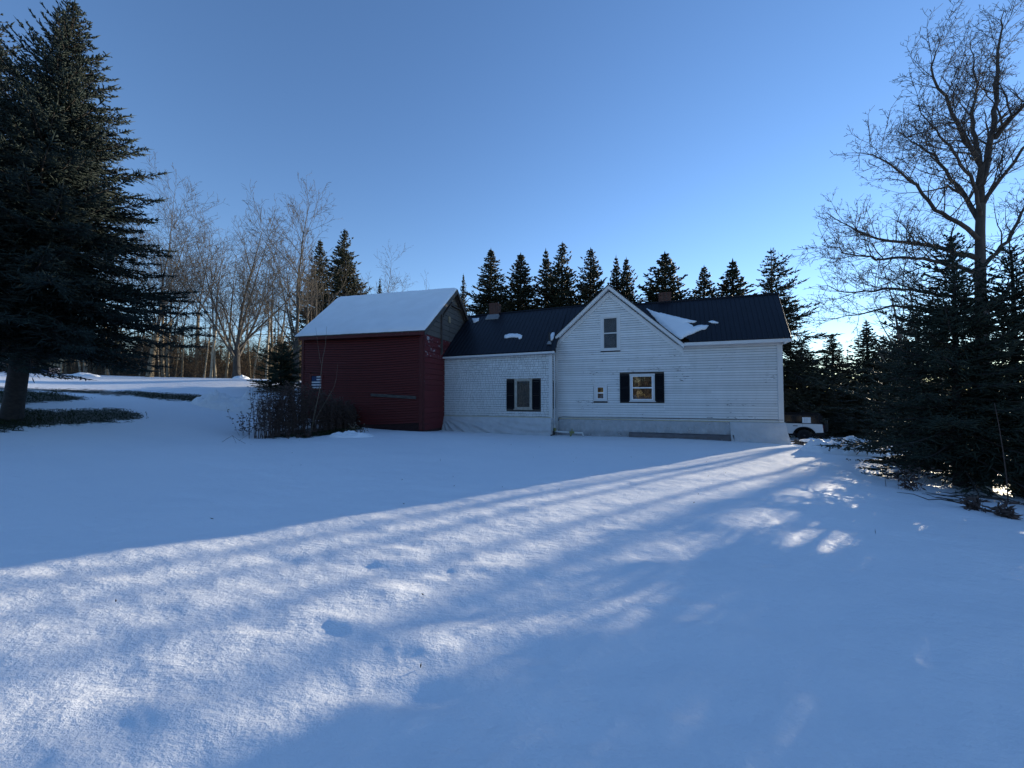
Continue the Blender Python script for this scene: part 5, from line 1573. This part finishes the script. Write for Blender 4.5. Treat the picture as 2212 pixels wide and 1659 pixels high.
# fallen brush at right
g = on_ground(2060, 1082); z0 = ground_z(g[0], g[1])
root = empty('fallen_brush', (g[0], g[1], z0), 0, 'thin fallen branches lying flat on snow by the right spruces', 'branches')
for i in range(16):
    a = rn.gauss(2.7, .5); l = rn.uniform(.3, 1.0); x, y = rn.uniform(-.9, 1.2), rn.uniform(-.35, .35)
    pts = []
    for k in range(5):
        X, Y = x + l * (k / 4 - .5) * math.cos(a) + rn.gauss(0, .02), y + l * (k / 4 - .5) * math.sin(a) + rn.gauss(0, .02)
        pts.append((X, Y, ground_z(g[0] + X, g[1] + Y) - z0 + rn.uniform(.02, .09)))
    MB().tube(pts, [.012, .010, .009, .007, .004], 5).build('branch', M['dark_stick'], root)
# twig ends and leaves scattered over the lawn
A, B, rq = [], [], []
for i in range(42):
    x, y = rng.uniform(-9, 9), rng.uniform(1.6, 15); 
    if abs(x) > y * 1.3: continue
    z0 = ground_z(x, y) + .02
    a = rng.random() * 6.28; l = rng.uniform(.015, .05); up = rng.random() < .15
    A.append((x, y, z0 - .01)); B.append((x + l * math.cos(a) * (.2 if up else 1), y + l * math.sin(a) * (.2 if up else 1), z0 + (.07 if up else .012))); rq.append(.004 if up else .006)
v, t_ = spindles(A, B, rq)
tag(link_mesh('twig_litter', v, [t_], M['dark_stick']), 'tiny dark twig ends and leaves scattered over the snowy lawn', 'twigs', None, 'stuff')
# grass blades in the bare ground under the spruces
bp = np.where((bare > .5) & (np.hypot(gx, gy) < 45) & front)[0]
wts = (Rg.ravel()[bp]) ** 1.3; wts = wts / wts.sum()
n = 16000
ii = rng.choice(bp, n, p=wts)
P = np.stack([gx[ii] + rng.normal(0, .16, n), gy[ii] + rng.normal(0, .16, n), gz[ii] - .01], 1)
d = np.stack([rng.normal(0, .5, n), rng.normal(0, .5, n), np.ones(n)], 1); d /= np.linalg.norm(d, axis=1, keepdims=True)
v, t_ = spindles(P, P + d * rng.uniform(.03, .10, (n, 1)), rng.uniform(.006, .014, n))
tag(link_mesh('grass', v, [t_], M['grass']), 'flattened dark winter grass in the bare patches under the spruces', 'grass', None, 'stuff')

# ------------------------------------------------------------------ off-road car behind the house
cx_, cy_ = at(1737, 940, 27)[0], 27.0
yaw = R(180 - 36)                       # nose points away to the left
car = empty('parked_car', (cx_, cy_, ground_z(cx_, cy_) + 0.02), yaw + math.pi, 'white boxy off-road car with black roof parked behind the house corner', 'car')
# local: +x towards the rear, wheel axle at x=0, y=-0.98 towards the camera
side = [(-4.05, .55), (-4.05, .95), (-3.9, 1.12), (-2.75, 1.20), (-2.2, 1.22), (.95, 1.22), (1.0, .62), (.72, .50), (.56, .50)]
arch = [(.56 * math.cos(a), .42 + .50 * math.sin(a)) for a in np.linspace(.15, math.pi - .15, 12)]
sidep = [(-4.05, .55), (-4.05, .95), (-3.9, 1.10), (-2.8, 1.16), (-2.3, 1.20), (.97, 1.20), (1.02, .60)] + arch + [(-2.05, .50)] + [(-2.59 + .54 * math.cos(a), .42 + .48 * math.sin(a)) for a in np.linspace(.15, math.pi - .15, 10)] + [(-3.3, .5)]
def extr(poly, y0, y1, name, mt, par, bev=.02):
    bm = bmesh.new()
    a = [bm.verts.new((x, y0, z)) for x, z in poly]; b_ = [bm.verts.new((x, y1, z)) for x, z in poly]
    bm.faces.new(a); bm.faces.new(list(reversed(b_)))
    for i in range(len(poly)):
        j = (i + 1) % len(poly); bm.faces.new((a[j], a[i], b_[i], b_[j]))
    bmesh.ops.recalc_face_normals(bm, faces=bm.faces)
    if bev: bmesh.ops.bevel(bm, geom=[e for e in bm.edges if e.calc_face_angle(0) > .6], offset=bev, segments=2, affect='EDGES')
    bmesh.ops.triangulate(bm, faces=[f_ for f_ in bm.faces if len(f_.verts) > 4])
    me = bpy.data.meshes.new(name); bm.to_mesh(me); bm.free()
    return link_data(name, me, mt, par)
body = extr(sidep, -.96, .96, 'body', M['car_white'], car)
extr([(-2.35, 1.20), (-1.75, 1.82), (-1.5, 1.88), (.78, 1.86), (.93, 1.80), (1.0, 1.20)], -.88, .88, 'cabin', M['car_black'], car, .03)
extr([(-1.7, 1.885), (-1.6, 1.93), (.7, 1.92), (.85, 1.875)], -.80, .80, 'roof', M['car_black'], car, .02)
for (x0, x1) in ((-2.0, -1.15), (-1.08, -.12), (-.05, .78)):
    lo = 1.27; hi = 1.76
    sh = .38 if x0 < -1.9 else 0
    MB().hexa([(x0, -.895, lo), (x1, -.895, lo), (x1, -.87, lo), (x0, -.87, lo), (x0 + sh, -.89, hi), (x1, -.89, hi), (x1, -.87, hi), (x0 + sh, -.87, hi)]).build('side_window', M['car_glass'], car, bevel=.008)
MB().box(-2.0, 1.03, -.93, -.90, .36, .52).build('sill_trim', M['car_black'], car)
MB().hexa([(.62, -.965, .42), (1.08, -.965, .48), (1.08, .965, .48), (.62, .965, .42), (.62, -.965, .62), (1.10, -.965, .66), (1.10, .965, .66), (.62, .965, .62)]).build('rear_bumper', M['car_black'], car, bevel=.02)
MB().box(-4.15, -3.6, -.965, .965, .45, .72).build('front_bumper', M['car_black'], car, bevel=.02)
MB().box(-.62, -.36, -.985, -.96, 1.02, 1.06).build('door_handle', M['car_black'], car)
MB().box(-.085, -.075, -.962, -.955, .62, 1.2).box(-1.12, -1.11, -.962, -.955, .55, 1.2).build('door_seam', M['car_black'], car)
for z_ in (1.0, .82): MB().box(1.015, 1.035, -.93, -.82, z_, z_ + .12).build('tail_light', M['tail_red'], car)
flar = MB()
pts = [(.60 * math.cos(a), -.968, .42 + .54 * math.sin(a)) for a in np.linspace(.0, math.pi, 16)]
flar.tube(pts, .045, 6).build('wheel_arch', M['car_black'], car)
pts = [(-2.59 + .60 * math.cos(a), -.968, .42 + .54 * math.sin(a)) for a in np.linspace(.0, math.pi, 16)]
MB().tube(pts, .045, 6).build('wheel_arch', M['car_black'], car)
def wheel(x, y, z, axis='y', sgn=-1, name='wheel'):
    ty = MB().lathe([(-.12, .27), (-.125, .36), (-.10, .395), (-.05, .405), (.05, .405), (.10, .395), (.125, .36), (.12, .27)], (0, 0, 0), axis, 28).build(name, M['rubber'], car, smooth=False)
    ty.location = (x, y, z)
    rm = MB().lathe([(-.05, .26), (.02, .26), (.04, .24)], (0, sgn * .09 if axis == 'y' else 0, 0), axis, 24)
    rm.build('rim', M['car_black'], ty)
    sp = MB()
    for k in range(6):
        a = k * math.pi / 3 + .3
        if axis == 'y': sp.bar((.05 * math.cos(a), sgn * .128, .05 * math.sin(a)), (.25 * math.cos(a), sgn * .128, .25 * math.sin(a)), .05, .02, up=(0, 1, 0))
        else: sp.bar((.128, .05 * math.cos(a), .05 * math.sin(a)), (.128, .25 * math.cos(a), .25 * math.sin(a)), .05, .02, up=(1, 0, 0))
    sp.lathe([(-.02, .06), (.02, .06)], (0, sgn * .125, 0) if axis == 'y' else (.125, 0, 0), axis, 12)
    sp.build('spokes', M['rim'], ty)
for x_ in (0, -2.59):
    wheel(x_, -.84, .405); wheel(x_, .84, .405, sgn=1)
wheel(1.17, 0.05, 1.05, axis='x', name='spare_wheel')
pw = MB().box(-.10, .36, -.905, -.897, 1.25, 1.64, 0)
for i, xx in enumerate((.02, .10, .16)): pw.box(xx, xx + .012, -.9075, -.9052, 1.30, 1.60, 1)
pw.build('window_paper', [M['paper'], M['ink']], car)
MB().bar((.2, -.72, 1.95), (.8, -.72, 1.93), .03, .03).build('roof_rail', M['car_black'], car)

# ------------------------------------------------------------------ odds and ends at the left edge
g = gpos(92, 35.5)
tb = empty('tarp_stack', g, 0, 'blue tarp covered stack behind the huge spruce trunk', 'stack')
MB().box(-1.2, 1.0, -.5, .5, 0, .55).build('tarp', M['blue_tarp'], tb, bevel=.06)
g = gpos(108, 37.5)
fe = empty('plank_rail', g, 0, 'low tan rail of upright boards behind the blue tarp stack', 'fence')
for i in range(7): MB().box(-1.1 + i * .34, -1.1 + i * .34 + .13, -.03, .03, 0, 1.4 + .04 * (i % 2)).build('board', M['tan_board'], fe)
MB().box(-1.2, 1.3, -.06, -.032, 1.25, 1.36).build('rail', M['tan_board'], fe)
g = gpos(4, 33)
tr_ = empty('snowy_cart', g, 0, 'dark low cart with snow on top at the far left edge', 'cart')
MB().box(-1.6, 1.0, -.6, .6, .35, .85).build('bed', M['dark_wood'], tr_, bevel=.05)
for x_ in (-.9, .5): MB().lathe([(-.08, .33), (.08, .33)], (x_, -.55, .33), 'y', 18).build('wheel', M['rubber'], tr_)
capm = bmesh.new(); bmesh.ops.create_icosphere(capm, subdivisions=3, radius=1)
for q in capm.verts: q.co = Vector((q.co.x * 1.1 + .1, q.co.y * .5, .95 + q.co.z * .28 * (1 + .3 * float(vnoise(q.co.x * 3, q.co.y * 3, 9)))))
me = bpy.data.meshes.new('snow_cap'); capm.to_mesh(me); capm.free(); link_data('snow_cap', me, M['snow'], tr_)
print('tris', sum(sum(len(p_.vertices) - 2 for p_ in o_.polygons) if len(o_.polygons) < 200 else len(o_.polygons) * 1.5 for o_ in bpy.data.meshes))
